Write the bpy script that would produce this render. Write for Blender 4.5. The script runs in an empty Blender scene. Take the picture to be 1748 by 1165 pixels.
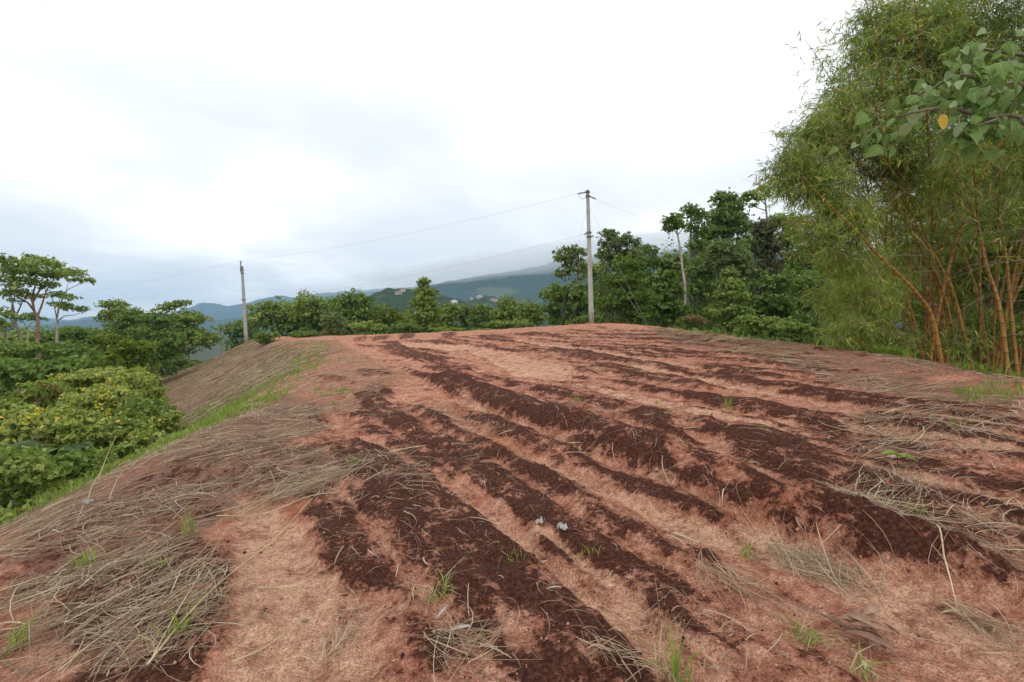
import bpy, math, random
import numpy as np
from mathutils import Vector

random.seed(7)
rng = np.random.default_rng(11)
sc = bpy.context.scene
COL = sc.collection
R = math.radians

# ---------------------------------------------------------------- camera
FPX, CX, CY = 826.0, 874.0, 582.5          # focal length and centre in photo pixels (1748 x 1165)
CAMZ = 1.6
PITCH = math.atan((CY - 560.0) / FPX)      # horizon sits a little above the middle
cam_d = bpy.data.cameras.new('camera')
cam_d.sensor_width = 36.0
cam_d.lens = 36.0 * FPX / 1748.0
cam_d.clip_start = 0.05
cam_d.clip_end = 30000.0
cam = bpy.data.objects.new('camera', cam_d)
COL.objects.link(cam)
cam.location = (0, 0, CAMZ)
cam.rotation_euler = (R(90) - PITCH, 0, 0)
sc.camera = cam

# ---------------------------------------------------------------- world / sky
SUN_EL, SUN_AZ = R(58), R(200)             # azimuth clockwise from +Y: behind the camera, a little left
w = bpy.data.worlds.new('World')
sc.world = w
w.use_nodes = True
nt = w.node_tree
nt.nodes.clear()
out = nt.nodes.new('ShaderNodeOutputWorld')
bg = nt.nodes.new('ShaderNodeBackground')
sky = nt.nodes.new('ShaderNodeTexSky')
sky.sky_type = 'NISHITA'
sky.sun_disc = False
sky.sun_elevation = SUN_EL
sky.sun_rotation = SUN_AZ
sky.air_density = 1.0
sky.dust_density = 2.0
tc = nt.nodes.new('ShaderNodeTexCoord')
sep = nt.nodes.new('ShaderNodeSeparateXYZ')
nt.links.new(tc.outputs['Generated'], sep.inputs[0])
def wmath(op, a, b=None):
    n = nt.nodes.new('ShaderNodeMath'); n.operation = op
    for i, v in enumerate((a, b)):
        if v is None: continue
        if isinstance(v, (int, float)): n.inputs[i].default_value = v
        else: nt.links.new(v, n.inputs[i])
    return n.outputs[0]
den = wmath('ADD', wmath('MAXIMUM', sep.outputs['Z'], 0.0), 0.16)
cmb = nt.nodes.new('ShaderNodeCombineXYZ')
nt.links.new(wmath('DIVIDE', sep.outputs['X'], den), cmb.inputs[0])
nt.links.new(wmath('DIVIDE', sep.outputs['Y'], den), cmb.inputs[1])
n1 = nt.nodes.new('ShaderNodeTexNoise')
n1.inputs['Scale'].default_value = 0.85
n1.inputs['Detail'].default_value = 7.0
n1.inputs['Roughness'].default_value = 0.5
n1.inputs['Distortion'].default_value = 0.25
mp = nt.nodes.new('ShaderNodeMapping')
mp.inputs['Location'].default_value = (3.3, 1.2, 0)
nt.links.new(cmb.outputs[0], mp.inputs[0])
nt.links.new(mp.outputs[0], n1.inputs['Vector'])
ramp = nt.nodes.new('ShaderNodeValToRGB')
e = ramp.color_ramp.elements
e[0].position = 0.36; e[0].color = (0.93, 0.965, 1.01, 1)
e[1].position = 0.66; e[1].color = (1.46, 1.44, 1.41, 1)
m_ = e.new(0.50); m_.color = (1.07, 1.085, 1.10, 1)
nt.links.new(n1.outputs['Fac'], ramp.inputs[0])
skm = nt.nodes.new('ShaderNodeMix'); skm.data_type = 'RGBA'; skm.blend_type = 'MULTIPLY'
skm.inputs[0].default_value = 1.0
nt.links.new(sky.outputs[0], skm.inputs[6])
skm.inputs[7].default_value = (0.1, 0.1, 0.1, 1)
mix = nt.nodes.new('ShaderNodeMix'); mix.data_type = 'RGBA'
mix.inputs[0].default_value = 0.94
nt.links.new(skm.outputs[2], mix.inputs[6])
nt.links.new(ramp.outputs[0], mix.inputs[7])
nt.links.new(mix.outputs[2], bg.inputs[0])
bg.inputs[1].default_value = 1.0
nt.links.new(bg.outputs[0], out.inputs[0])

sun_d = bpy.data.lights.new('sun', 'SUN')
sun_d.energy = 0.6
sun_d.angle = R(25)
sun_d.color = (1.0, 0.96, 0.9)
sun = bpy.data.objects.new('sun', sun_d)
COL.objects.link(sun)
sdir = Vector((math.sin(SUN_AZ) * math.cos(SUN_EL), math.cos(SUN_AZ) * math.cos(SUN_EL), math.sin(SUN_EL)))
sun.rotation_euler = sdir.to_track_quat('Z', 'Y').to_euler()
sun.location = sdir * 50

vs = sc.view_settings
vs.view_transform = 'Standard'
vs.look = 'None'
vs.exposure = 0.17
vs.gamma = 1.0
vs.use_curve_mapping = False
sc.cycles.volume_bounces = 5
sc.cycles.max_bounces = 8
sc.cycles.transparent_max_bounces = 8
sc.cycles.use_denoising = True

# ---------------------------------------------------------------- projection helpers
CP, SP = math.cos(PITCH), math.sin(PITCH)
def ray(px, py):
    """direction (per unit of world Y) through a photo pixel"""
    u = (np.asarray(px, float) - CX) / FPX
    v = -(np.asarray(py, float) - CY) / FPX
    y = CP + v * SP
    z = -SP + v * CP
    return u / y, z / y
def at(px, py, Y):
    u, v = ray(px, py)
    return Vector((float(u * Y), float(Y), float(CAMZ + v * Y)))

# ---------------------------------------------------------------- noise
def _hash(ix, iy, seed):
    n = (ix.astype(np.int64) * 374761393 + iy.astype(np.int64) * 668265263 + seed * 982451653) & 0xFFFFFFFF
    n = ((n ^ (n >> 13)) * 1274126177) & 0xFFFFFFFF
    n = n ^ (n >> 16)
    return (n & 0xFFFFFF) / float(0xFFFFFF)
def vnoise(x, y, seed=0):
    ix, iy = np.floor(x), np.floor(y)
    fx, fy = x - ix, y - iy
    fx = fx * fx * (3 - 2 * fx); fy = fy * fy * (3 - 2 * fy)
    a = _hash(ix, iy, seed); b = _hash(ix + 1, iy, seed)
    c = _hash(ix, iy + 1, seed); d = _hash(ix + 1, iy + 1, seed)
    return (a + (b - a) * fx) * (1 - fy) + (c + (d - c) * fx) * fy
def fbm(x, y, seed=0, oct=4):
    s, a, t = 0.0, 1.0, 0.0
    for o in range(oct):
        s = s + a * (vnoise(x, y, seed + o * 17) - 0.5); t += a
        x = x * 2.03 + 11.3; y = y * 2.03 + 5.7; a *= 0.5
    return s / t * 2.0
def sstep(a, b, x):
    t = np.clip((x - a) / (b - a), 0, 1)
    return t * t * (3 - 2 * t)

# ---------------------------------------------------------------- terrain
def sd_poly(x, y, poly):
    """signed distance to a polygon, positive inside"""
    d2 = np.full(x.shape, 1e18); ins = np.zeros(x.shape, bool)
    n = len(poly)
    for i in range(n):
        ax, ay = poly[i]; bx, by = poly[(i + 1) % n]
        ex, ey = bx - ax, by - ay
        wx, wy = x - ax, y - ay
        t = np.clip((wx * ex + wy * ey) / (ex * ex + ey * ey + 1e-12), 0, 1)
        dx, dy = wx - ex * t, wy - ey * t
        d2 = np.minimum(d2, dx * dx + dy * dy)
        c = ((ay > y) != (by > y)) & (x < (bx - ax) * (y - ay) / ((by - ay) if abs(by - ay) > 1e-12 else 1e-12) + ax)
        ins ^= c
    d = np.sqrt(d2)
    return np.where(ins, d, -d)

PLATEAU = [(-5.2, -40), (-4.6, 1.5), (-4.85, 4.5), (-5.45, 6.7), (-5.75, 8.6), (-6.3, 12.3), (-8.1, 18.7),
           (-10.3, 24), (-12.6, 29), (-16.5, 36), (-22.5, 45), (-28, 52.5), (-31, 57), (-30, 59.5), (-26, 57.5),
           (-17, 48), (-9, 40.5), (0, 35), (5.0, 34.2), (7.4, 31.5), (8.3, 26.5), (8.35, 18.2), (8.7, 13.6), (8.75, 9.9),
           (8.3, 7.9), (8.4, 3), (8.4, -40)]
def z_base(x, y):
    x = np.asarray(x, float); y = np.asarray(y, float)
    s = -sd_poly(x, y, PLATEAU)
    xr = np.clip(x, -34, 12); yr = np.clip(y, -8, 62)
    pl = 0.0745 * xr + 0.0458 * yr
    pl = np.where(x < -6, pl + 0.02 * np.clip(-6 - x, 0, 30) * 0.0, pl)
    so = np.maximum(s, -1.2) + 1.2                       # rounding starts just inside the edge
    so = so * so / (so + 2.2)
    left = sstep(2, -4, x)
    D = 7.0 + 2.0 * left
    drop = D * (1 - np.exp(-so * 0.62 / D)) + 0.10 * np.maximum(so - 8, 0)
    far = np.hypot(x, y)
    z = pl - drop
    roll = fbm(x / 90, y / 90, 5, 3) * 9 * sstep(70, 300, far)
    zf = -46 + roll
    return np.where(far > 90, z + (np.maximum(zf, zf) - z) * sstep(90, 420, far), z)

def ground_xy(px, py):
    """where a photo pixel meets the smooth ground, in plan"""
    px = np.atleast_1d(np.asarray(px, float)); py = np.atleast_1d(np.asarray(py, float)).copy()
    X = np.zeros(px.shape); Y = np.zeros(px.shape)
    ts = 0.8 * 1.015 ** np.arange(300)
    for i in range(len(px)):
        for tr in range(90):
            u, v = ray(px[i], py[i])
            xs, ys, zs = u * ts, ts, CAMZ + v * ts
            g = z_base(xs, ys) - zs
            k = np.argmax(g > 0)
            if g[k] > 0 and ts[k] < 62:
                t0, t1 = ts[max(k - 1, 0)], ts[k]
                g0, g1 = g[max(k - 1, 0)], g[k]
                t = t0 + (t1 - t0) * (0 - g0) / (g1 - g0 + 1e-9) if k else t1
                X[i], Y[i] = u * t, t
                break
            py[i] += 1.0
    return X, Y
def world_poly(p):
    a = np.array(p, float)
    x, y = ground_xy(a[:, 0], a[:, 1])
    return list(zip(x, y))

# dark crusted ridges left by the blade, outlined where they lie (photo pixels -> ground), height in metres
RIDGES = [
 ([(585,760),(611,750),(680,778),(735,821),(838,891),(850,911),(927,963),(999,1030),(1077,1099),(1130,1165),(1190,1230),(850,1230),(830,1100),(802,1061),(766,1030),(730,999),(704,973),(709,942),(657,904),(629,865),(600,838)], .07, 1),
 ([(647,1050),(690,1040),(740,1070),(800,1075),(830,1120),(760,1130),(709,1150),(680,1120),(650,1090)], .04, .75),
 ([(505,835),(590,850),(606,878),(632,911),(657,950),(683,981),(712,1020),(690,1030),(640,1008),(600,1000),(565,1004),(544,963),(544,932),(524,891)], .05, .9),
 ([(614,726),(657,732),(709,762),(781,815),(770,822),(755,816),(709,790),(670,765),(632,744)], .06, 1),
 ([(580,708),(657,698),(678,708),(735,739),(802,770),(850,806),(905,850),(895,862),(850,830),(802,790),(735,760),(657,724),(619,716)], .07, .85),
 ([(905,895),(925,900),(974,938),(1030,973),(1095,1019),(1070,1020),(1030,1010),(984,975),(940,955),(915,925)], .07, 1),
 ([(1100,1042),(1130,1040),(1167,1066),(1205,1107),(1250,1150),(1220,1150),(1190,1120),(1160,1120),(1140,1092),(1115,1065)], .06, .95),
 ([(691,690),(722,700),(760,716),(802,742),(850,765),(922,801),(979,829),(1035,863),(1100,905),(1180,945),(1240,985),(1200,985),(1130,950),(1056,912),(979,868),(889,816),(830,785),(800,757),(750,730),(705,700)], .10, .95),
 ([(1066,945),(1092,950),(1159,973),(1192,1009),(1215,1030),(1180,1022),(1133,989),(1095,965)], .05, .8),
 ([(1107,908),(1154,922),(1210,937),(1236,975),(1262,994),(1230,985),(1159,968),(1120,940)], .05, .8),
 ([(775,695),(850,719),(914,743),(958,760),(1030,796),(1082,818),(1138,834),(1198,858),(1236,878),(1246,891),(1210,888),(1146,873),(1095,855),(1046,829),(1010,811),(922,778),(889,765),(850,750),(812,730)], .10, .95),
 ([(722,649),(773,649),(850,672),(881,680),(935,698),(1004,718),(1069,744),(1138,767),(1210,788),(1300,821),(1375,862),(1491,902),(1581,930),(1658,963),(1748,1002),(1860,1045),(1860,1075),(1748,1030),(1684,1009),(1620,994),(1555,970),(1499,958),(1452,937),(1388,911),(1331,896),(1300,878),(1262,868),(1210,852),(1154,829),(1095,809),(1030,783),(979,765),(940,744),(901,731),(850,711),(797,690),(750,668)], .26, 1),
 ([(1062,712),(1095,702),(1135,705),(1152,718),(1150,738),(1200,765),(1160,760),(1120,745),(1082,732)], .12, 1),
 ([(974,690),(1030,685),(1056,693),(1030,703),(994,703)], .06, .75),
 ([(889,670),(914,664),(966,667),(1002,677),(953,682)], .06, .85),
 ([(850,651),(881,651),(904,659),(865,664)], .05, .85),
 ([(1182,720),(1215,722),(1245,738),(1275,742),(1310,738),(1350,748),(1385,765),(1400,785),(1425,812),(1427,830),(1390,832),(1340,815),(1300,800),(1262,785),(1230,765),(1200,745)], .12, 1),
 ([(1010,648),(1084,653),(1133,667),(1180,674),(1236,683),(1300,694),(1362,706),(1421,721),(1470,738),(1430,738),(1380,728),(1300,714),(1236,697),(1185,688),(1128,677),(1060,660)], .11, 1),
 ([(1000,666),(1043,668),(1107,684),(1159,694),(1223,707),(1300,722),(1360,736),(1395,750),(1360,748),(1300,745),(1240,722),(1159,702),(1082,688)], .08, .8),
 ([(1480,722),(1540,720),(1600,722),(1640,745),(1660,765),(1620,765),(1560,750),(1510,738)], .10, 1),
 ([(1640,750),(1700,755),(1748,765),(1850,782),(1850,800),(1748,780),(1690,772),(1650,765)], .10, 1),
 ([(1410,745),(1470,750),(1500,770),(1450,770)], .05, .6),
 ([(1440,805),(1504,814),(1555,832),(1594,852),(1625,880),(1660,905),(1620,905),(1576,885),(1530,870),(1478,858),(1445,835)], .10, .95),
 ([(1584,834),(1684,857),(1748,875),(1860,905),(1860,930),(1748,897),(1658,873),(1607,846)], .08, .9),
 ([(1590,800),(1658,805),(1748,830),(1860,862),(1860,885),(1748,852),(1684,832),(1630,815)], .08, .85),
 ([(1589,775),(1658,780),(1748,785),(1850,800),(1850,830),(1748,806),(1684,800)], .08, .75),
 ([(1607,896),(1684,903),(1748,914),(1860,945),(1860,975),(1748,942),(1710,940),(1645,932)], .08, .9),
 ([(1350,1117),(1388,1115),(1421,1135),(1465,1161),(1530,1200),(1480,1200),(1401,1143),(1365,1133)], .05, .9),
 ([(953,606),(1000,604),(1070,612),(1072,620),(1040,620),(1000,616)], .08, .9),
 ([(1077,618),(1133,623),(1185,633),(1172,641),(1107,631)], .08, .85),
 ([(1208,639),(1262,641),(1300,649),(1298,662),(1262,657)], .10, .9),
 ([(1144,654),(1154,644),(1198,654),(1218,669),(1172,664)], .08, .8),
 ([(1056,641),(1102,644),(1104,649),(1064,649)], .06, .8),
 ([(953,626),(999,628),(1025,639),(974,636)], .06, .85),
 ([(948,639),(979,639),(1015,646),(966,649)], .06, .85),
 ([(1303,662),(1344,657),(1419,670),(1442,687),(1414,685),(1350,672)], .09, .85),
 ([(606,631),(657,633),(668,641),(619,646)], .06, .75),
 ([(525,643),(590,645),(605,655),(560,653)], .05, .6),
 ([(722,631),(804,627),(812,633),(760,641)], .06, .75),
 ([(524,711),(554,706),(562,718),(529,724)], .05, .8),
 ([(681,572),(709,572),(704,580),(681,581)], .12, .9),
 ([(632,577),(668,574),(660,581),(636,583)], .10, .8),
 ([(603,578),(629,574),(622,583),(606,585)], .10, .7),
 ([(753,571),(781,569),(775,577),(756,578)], .10, .8),
 ([(645,594),(683,596),(680,600),(650,600)], .06, .7),
 ([(606,587),(642,591),(640,595),(610,592)], .06, .7),
 ([(683,604),(717,606),(715,611),(688,610)], .06, .7),
 ([(717,611),(766,614),(764,618),(722,617)], .06, .7),
 ([(822,590),(850,590),(850,596),(824,595)], .06, .8),
 ([(822,611),(848,613),(846,618),(826,617)], .06, .8),
 ([(90,985),(200,960),(320,925),(375,930),(395,980),(390,1060),(395,1080),(380,1110),(330,1165),(300,1220),(60,1220),(150,1120),(60,1080)], .03, .85),
 ([(420,830),(470,790),(560,780),(585,800),(520,850),(450,855)], .03, .6),
 ([(325,880),(380,860),(385,885),(345,900)], .02, .7),
 ([(1180,722),(1330,735),(1500,765),(1620,790),(1748,830),(1850,860),(1850,1040),(1748,1000),(1600,930),(1450,880),(1300,815),(1230,775)], .02, .58),
 ([(850,805),(960,850),(1060,900),(1180,960),(1240,1010),(1200,1080),(1100,1010),(1000,950),(900,890)], .02, .5),
 ([(560,740),(620,745),(700,800),(760,840),(900,960),(1060,1100),(1100,1165),(640,1165),(620,1040),(700,1010),(640,900)], .01, .45),
 ([(880,660),(1000,655),(1150,690),(1300,730),(1250,760),(1100,735),(980,705),(900,685)], .02, .5),
 ([(580,700),(690,685),(800,740),(860,790),(800,790),(700,750),(600,725)], .01, .45),
 ([(520,850),(600,850),(700,1000),(690,1030),(560,1010),(530,900)], .01, .5),
 ([(180,850),(330,770),(470,735),(570,735),(585,800),(540,850),(400,850),(300,930),(120,1000),(0,1050),(0,940)], .01, .5),
 ([(1300,745),(1450,742),(1600,770),(1748,800),(1748,960),(1600,905),(1450,850),(1330,800)], .03, .70),
]
HOLES = [  # bare soil showing through on the big ridge and elsewhere
 [(1135,785),(1180,775),(1200,800),(1180,830),(1150,820)], [(1215,815),(1260,822),(1275,858),(1230,850)],
 [(1530,905),(1600,915),(1640,945),(1570,935)], [(690,905),(730,925),(720,940)], [(1310,868),(1350,872),(1365,890),(1330,893)],
 [(860,1060),(940,1075),(960,1130),(880,1140),(840,1100)], [(1500,835),(1540,850),(1520,858)],
]
LIGHT = [  # washed pale sand in the channels
 [(850,755),(922,790),(990,825),(1050,850),(1100,880),(1150,905),(1250,930),(1330,960),(1420,1000),(1500,1040),(1600,1100),(1748,1165),(1748,1060),(1620,1010),(1500,970),(1400,930),(1300,890),(1250,895),(1150,880),(1046,835),(960,800),(889,770)],
 [(640,760),(700,790),(760,840),(850,890),(920,925),(930,970),(1000,1000),(1100,1030),(1150,1100),(1180,1165),(1130,1150),(1000,1025),(850,905),(735,818),(690,785)],
 [(595,848),(612,860),(660,930),(700,985),(735,1030),(712,1010),(660,945),(625,890)],
 [(775,672),(850,713),(940,748),(1030,788),(1150,835),(1260,872),(1300,882),(1230,862),(1100,815),(980,770),(880,730),(800,695)],
 [(680,585),(800,590),(950,620),(1000,640),(960,650),(880,640),(800,600),(700,595)],
 [(1020,645),(1150,665),(1300,690),(1440,718),(1440,726),(1300,695),(1100,660)],
 [(930,690),(1010,714),(1100,744),(1190,776),(1300,810),(1400,848),(1500,893),(1600,918),(1748,978),(1860,1020),(1860,1034),(1748,992),(1600,934),(1490,907),(1390,862),(1290,824),(1180,790),(1095,754),(1000,723)],
 [(1450,722),(1540,738),(1640,758),(1748,778),(1748,786),(1640,767),(1540,747),(1450,731)],
 [(1480,796),(1567,818),(1677,848),(1748,868),(1860,900),(1860,912),(1748,879),(1670,857),(1560,829),(1480,806)],
 [(925,898),(1010,962),(1115,1040),(1245,1140),(1232,1150),(1103,1052),(998,977),(916,910)],
 [(960,655),(1050,670),(1150,692),(1260,718),(1350,742),(1345,748),(1250,725),(1140,700),(1045,678)],
 [(1080,622),(1200,646),(1330,672),(1480,704),(1480,709),(1320,679),(1190,652),(1075,628)],
 [(880,580),(1000,594),(1150,620),(1300,646),(1300,650),(1150,626),(1000,600),(880,585)],
 [(400,860),(450,850),(520,900),(545,960),(640,1040),(650,1165),(390,1165),(400,1000)],
]
STRAWZ = [  # (zone, weight, strands)
 ([(0,885),(200,785),(330,730),(450,675),(560,690),(560,735),(480,760),(590,785),(560,850),(420,850),(370,900),(330,960),(200,990),(0,1040)], .62, 13500, .42),
 ([(0,1010),(330,940),(380,990),(340,1165),(0,1165)], .15, 1150, .38),
 ([(440,665),(520,600),(600,595),(700,640),(640,690),(560,715),(480,740)], .38, 3000, .4),
 ([(450,600),(480,582),(580,580),(600,600),(520,610),(480,640)], .45, 2000, .4),
 ([(1100,557),(1250,568),(1400,583),(1600,608),(1748,632),(1748,720),(1600,680),(1450,665),(1300,615),(1150,590)], .48, 5500, .4),
 ([(1430,750),(1480,690),(1600,670),(1748,690),(1748,780),(1640,770),(1600,800),(1520,800),(1450,775)], .15, 900, .42),
 ([(720,1090),(830,1080),(850,1165),(700,1165)], .3, 420, .28),
 ([(560,1060),(630,1040),(640,1080),(580,1130),(510,1140)], .2, 130, .25),
 ([(1180,960),(1260,975),(1330,1020),(1420,1080),(1380,1110),(1280,1060),(1200,1010)], .2, 320, .3),
 ([(1300,920),(1340,915),(1480,960),(1440,985),(1340,945)], .2, 170, .3),
 ([(1380,850),(1480,870),(1560,910),(1720,960),(1700,975),(1560,935),(1430,895)], .15, 280, .35),
 ([(690,680),(760,690),(850,740),(860,770),(800,745),(720,715)], .1, 220, .25),
 ([(585,790),(700,770),(760,840),(700,860),(600,860)], .15, 260, .25),
 ([(1500,790),(1600,830),(1748,880),(1748,1000),(1600,920),(1450,860)], .1, 330, .3),
 ([(900,560),(1100,558),(1300,600),(1500,680),(1300,700),(900,620)], .1, 1600, .25),
 ([(400,850),(1748,850),(1748,1165),(400,1165)], .0, 750, .14),
 ([(560,690),(1748,690),(1748,860),(560,860)], .0, 1100, .18),
]
GREENZ = [
 ([(0,850),(90,835),(200,772),(330,702),(450,655),(520,610),(545,598),(515,635),(440,690),(330,742),(200,805),(100,865),(0,905)], 9000, .19),
 ([(1380,577),(1450,583),(1540,597),(1748,622),(1748,645),(1600,617),(1450,594)], 650, .24),
 ([(450,583),(700,573),(900,563),(1130,557),(1130,562),(900,569),(700,580),(450,592)], 500, .16),
 ([(330,732),(460,668),(540,602),(560,612),(480,684),(350,752)], 2200, .15),
 ([(535,664),(600,664),(600,676),(540,678)], 260, .10), ([(560,690),(610,690),(610,702),(565,702)], 160, .08),
 ([(470,590),(560,583),(570,600),(500,625)], 900, .12), ([(270,750),(330,742),(320,768),(260,785)], 420, .15),
 ([(1130,560),(1380,578),(1400,600),(1300,600),(1150,575)], 500, .12),
 ([(1600,650),(1748,660),(1748,690),(1650,690)], 260, .15),
]
W_R = [(world_poly(p), h, m) for p, h, m in RIDGES]
W_H = [world_poly(p) for p in HOLES]
W_L = [world_poly(p) for p in LIGHT]
W_S = [(world_poly(p), a, n, l) for p, a, n, l in STRAWZ]
W_G = [(world_poly(p), n, h) for p, n, h in GREENZ]
# thin crusted streaks on the far part of the plateau
for i in range(120):
    px, py = rng.uniform(640, 1480), 0
    lo = np.interp(px, [640, 860, 1000, 1130, 1250, 1480], [588, 572, 560, 560, 574, 600])
    hi = np.interp(px, [640, 860, 1100, 1300, 1480], [625, 625, 615, 640, 690])
    py = lo + (hi - lo) * rng.random() ** 1.2
    L = rng.uniform(8, 30); t = rng.uniform(1.0, 2.4); sl = 0.13
    W_R.append((world_poly([(px - L, py - sl * L), (px, py - t), (px + L, py + sl * L), (px, py + t)]), rng.uniform(.03, .08), rng.uniform(.6, .95)))
for i in range(70):
    px, py = rng.uniform(700, 1740), rng.uniform(640, 1000)
    if py > 640 + (px - 600) * .35 + 60: continue
    L = rng.uniform(6, 26); t = rng.uniform(1.2, 4); sl = 0.3
    W_R.append((world_poly([(px - L, py - sl * L), (px, py - t), (px + L, py + sl * L), (px, py + t)]), rng.uniform(.02, .05), rng.uniform(.4, .9)))

RIP = world_poly([(560,690),(690,640),(640,585),(900,568),(1100,560),(1300,590),(1500,650),(1748,700),(1748,1165),(420,1165),(400,900),(540,830)])
def field(polys, x, y, wid, pad=.5):
    out = np.zeros(x.shape)
    for p in polys:
        a = np.array(p)
        k = (x > a[:, 0].min() - pad) & (x < a[:, 0].max() + pad) & (y > a[:, 1].min() - pad) & (y < a[:, 1].max() + pad)
        if not k.any(): continue
        d = sd_poly(x[k], y[k], p)
        out[k] = np.maximum(out[k], sstep(-wid, wid, d))
    return out
def relief(x, y):
    """height above the smooth ground, and how crusted (dark) the spot is"""
    moss = np.zeros(x.shape); h = np.zeros(x.shape)
    wob = fbm(x * 3.1, y * 3.1, 31, 4) * .065 + fbm(x * 14, y * 14, 37, 2) * .04
    for p, H, m in W_R:
        a = np.array(p)
        k = (x > a[:, 0].min() - .4) & (x < a[:, 0].max() + .4) & (y > a[:, 1].min() - .4) & (y < a[:, 1].max() + .4)
        if not k.any(): continue
        size = min(np.ptp(a[:, 0]), np.ptp(a[:, 1]))
        wb = wob[k] * min(1.0, .25 + size)
        d = sd_poly(x[k], y[k], p) + wb + .012 * min(1, .2 + size)
        moss[k] = np.maximum(moss[k], m * sstep(-.10 * min(1, .3 + size), .12 * min(1, .3 + size), d))
        dd = np.maximum(d + .03, 0)
        wr = .05 + H * .45
        h[k] = np.maximum(h[k], H * (1 - np.exp(-dd / wr)))
    al = x * .454 - y * .891; ac = x * .891 + y * .454        # along and across the blade marks
    st1 = fbm(al * .17, ac * 2.6, 81, 3); st2 = fbm(al * .45, ac * 6.5, 87, 4)
    rp = sstep(-.6, .6, sd_poly(x, y, RIP))
    strip = rp * sstep(.02, .26, st1 + .5 * st2)
    lt0 = field(W_L, x + wob * .35, y + wob * .35, .035)
    strip = strip * (1 - .92 * lt0)
    moss = moss * (1 - .8 * lt0)
    moss = np.maximum(moss * (.86 + .3 * sstep(-.35, .1, st2)).clip(0, 1), .88 * strip); h = np.maximum(h, .05 * strip)
    light = field(W_L, x + wob * .35, y + wob * .35, .035)
    hole = field(W_H, x + wob * .6, y + wob * .6, .05)
    moss = moss * (1 - .5 * hole)
    lump = fbm(x * 5.5, y * 5.5, 3, 4)
    h = h * (1 + .35 * fbm(x * 2.2, y * 2.2, 9, 2)) + moss * (.022 * lump + .012 * fbm(x * 22, y * 22, 43, 2))
    h = h - .035 * light * (1 - moss)
    ins = sstep(-2.5, .5, sd_poly(x, y, PLATEAU))
    h = h + (.05 * fbm(x * .8, y * .8, 71, 3) + .017 * fbm(x * 7, y * 7, 77, 3) + .02 * fbm(al * .6, ac * 5, 79, 3)) * (.4 + .6 * ins)
    return h, moss, light
def zg(x, y):
    x = np.atleast_1d(np.asarray(x, float)); y = np.atleast_1d(np.asarray(y, float))
    return z_base(x, y) + relief(x, y)[0]
def on_ground(px, py, dz=0.0):
    x, y = ground_xy(px, py)
    return Vector((float(x[0]), float(y[0]), float(zg(x, y)[0]) + dz))
def G(x, y, dz=0.0):
    return Vector((x, y, float(zg(x, y)[0]) + dz))

# ---------------------------------------------------------------- mesh helpers
def mesh_np(name, V, F, mats, attrs=None, smooth=False, midx=None):
    me = bpy.data.meshes.new(name)
    V = np.ascontiguousarray(V, dtype=np.float32); F = np.ascontiguousarray(F, dtype=np.int32)
    n, k = F.shape
    me.vertices.add(len(V)); me.vertices.foreach_set('co', V.ravel())
    me.loops.add(n * k); me.loops.foreach_set('vertex_index', F.ravel())
    me.polygons.add(n)
    me.polygons.foreach_set('loop_start', np.arange(0, n * k, k, dtype=np.int32))
    me.polygons.foreach_set('loop_total', np.full(n, k, dtype=np.int32))
    if smooth: me.polygons.foreach_set('use_smooth', np.ones(n, dtype=bool))
    if midx is not None: me.polygons.foreach_set('material_index', np.ascontiguousarray(midx, dtype=np.int32))
    for an, (dom, val) in (attrs or {}).items():
        at_ = me.attributes.new(an, 'FLOAT', dom)
        at_.data.foreach_set('value', np.ascontiguousarray(val, dtype=np.float32))
    me.update(calc_edges=True)
    for m in (mats if isinstance(mats, (list, tuple)) else [mats]): me.materials.append(m)
    return me
def link(name, me, parent=None, loc=None):
    o = bpy.data.objects.new(name, me)
    COL.objects.link(o)
    if parent: o.parent = parent
    if loc is not None: o.location = loc
    return o
def tag(o, label=None, cat=None, group=None, kind=None):
    if label: o['label'] = label
    if cat: o['category'] = cat
    if group: o['group'] = group
    if kind: o['kind'] = kind
    return o
def empty(name, loc, label, cat, group=None):
    o = bpy.data.objects.new(name, None); COL.objects.link(o)
    o.location = loc; o.empty_display_size = .2
    return tag(o, label, cat, group)

class Tubes:
    """collects tapered tubes into one vertex/face list"""
    def __init__(self): self.V = []; self.F = []; self.n = 0
    def add(self, pts, rad, sides=6, cap=True):
        pts = np.array(pts, float); m = len(pts)
        rad = np.broadcast_to(np.array(rad, float), (m,))
        tg = np.gradient(pts, axis=0); tg /= np.linalg.norm(tg, axis=1)[:, None] + 1e-9
        ref = np.array([0, 0, 1.0]) if abs(tg[0][2]) < .9 else np.array([1.0, 0, 0])
        a = np.cross(tg, ref); a /= np.linalg.norm(a, axis=1)[:, None] + 1e-9
        b = np.cross(tg, a)
        th = np.arange(sides) / sides * 2 * math.pi
        ring = pts[:, None, :] + rad[:, None, None] * (a[:, None, :] * np.cos(th)[None, :, None] + b[:, None, :] * np.sin(th)[None, :, None])
        self.V.append(ring.reshape(-1, 3))
        i = np.arange(m - 1)[:, None] * sides; j = np.arange(sides)[None, :]; j2 = (j + 1) % sides
        f = np.stack([i + j, i + j2, i + sides + j2, i + sides + j], -1).reshape(-1, 4) + self.n
        self.F.append(f); self.n += m * sides
        if cap:
            for e_, s_ in ((0, 1), (m - 1, -1)):
                c = self.n; self.V.append(pts[e_][None] ); self.n += 1
                base = c - m * sides - (1 if e_ else 0) + e_ * sides
                jj = np.arange(0, sides, 2)
                self.F.append(np.stack([np.full(len(jj), c), base + (jj + 2) % sides, base + (jj + 1) % sides, base + jj], -1))
        return self
    def mesh(self, name, mat, off=(0, 0, 0)):
        return mesh_np(name, np.concatenate(self.V) - np.array(off), np.concatenate(self.F), mat, smooth=True)
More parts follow.
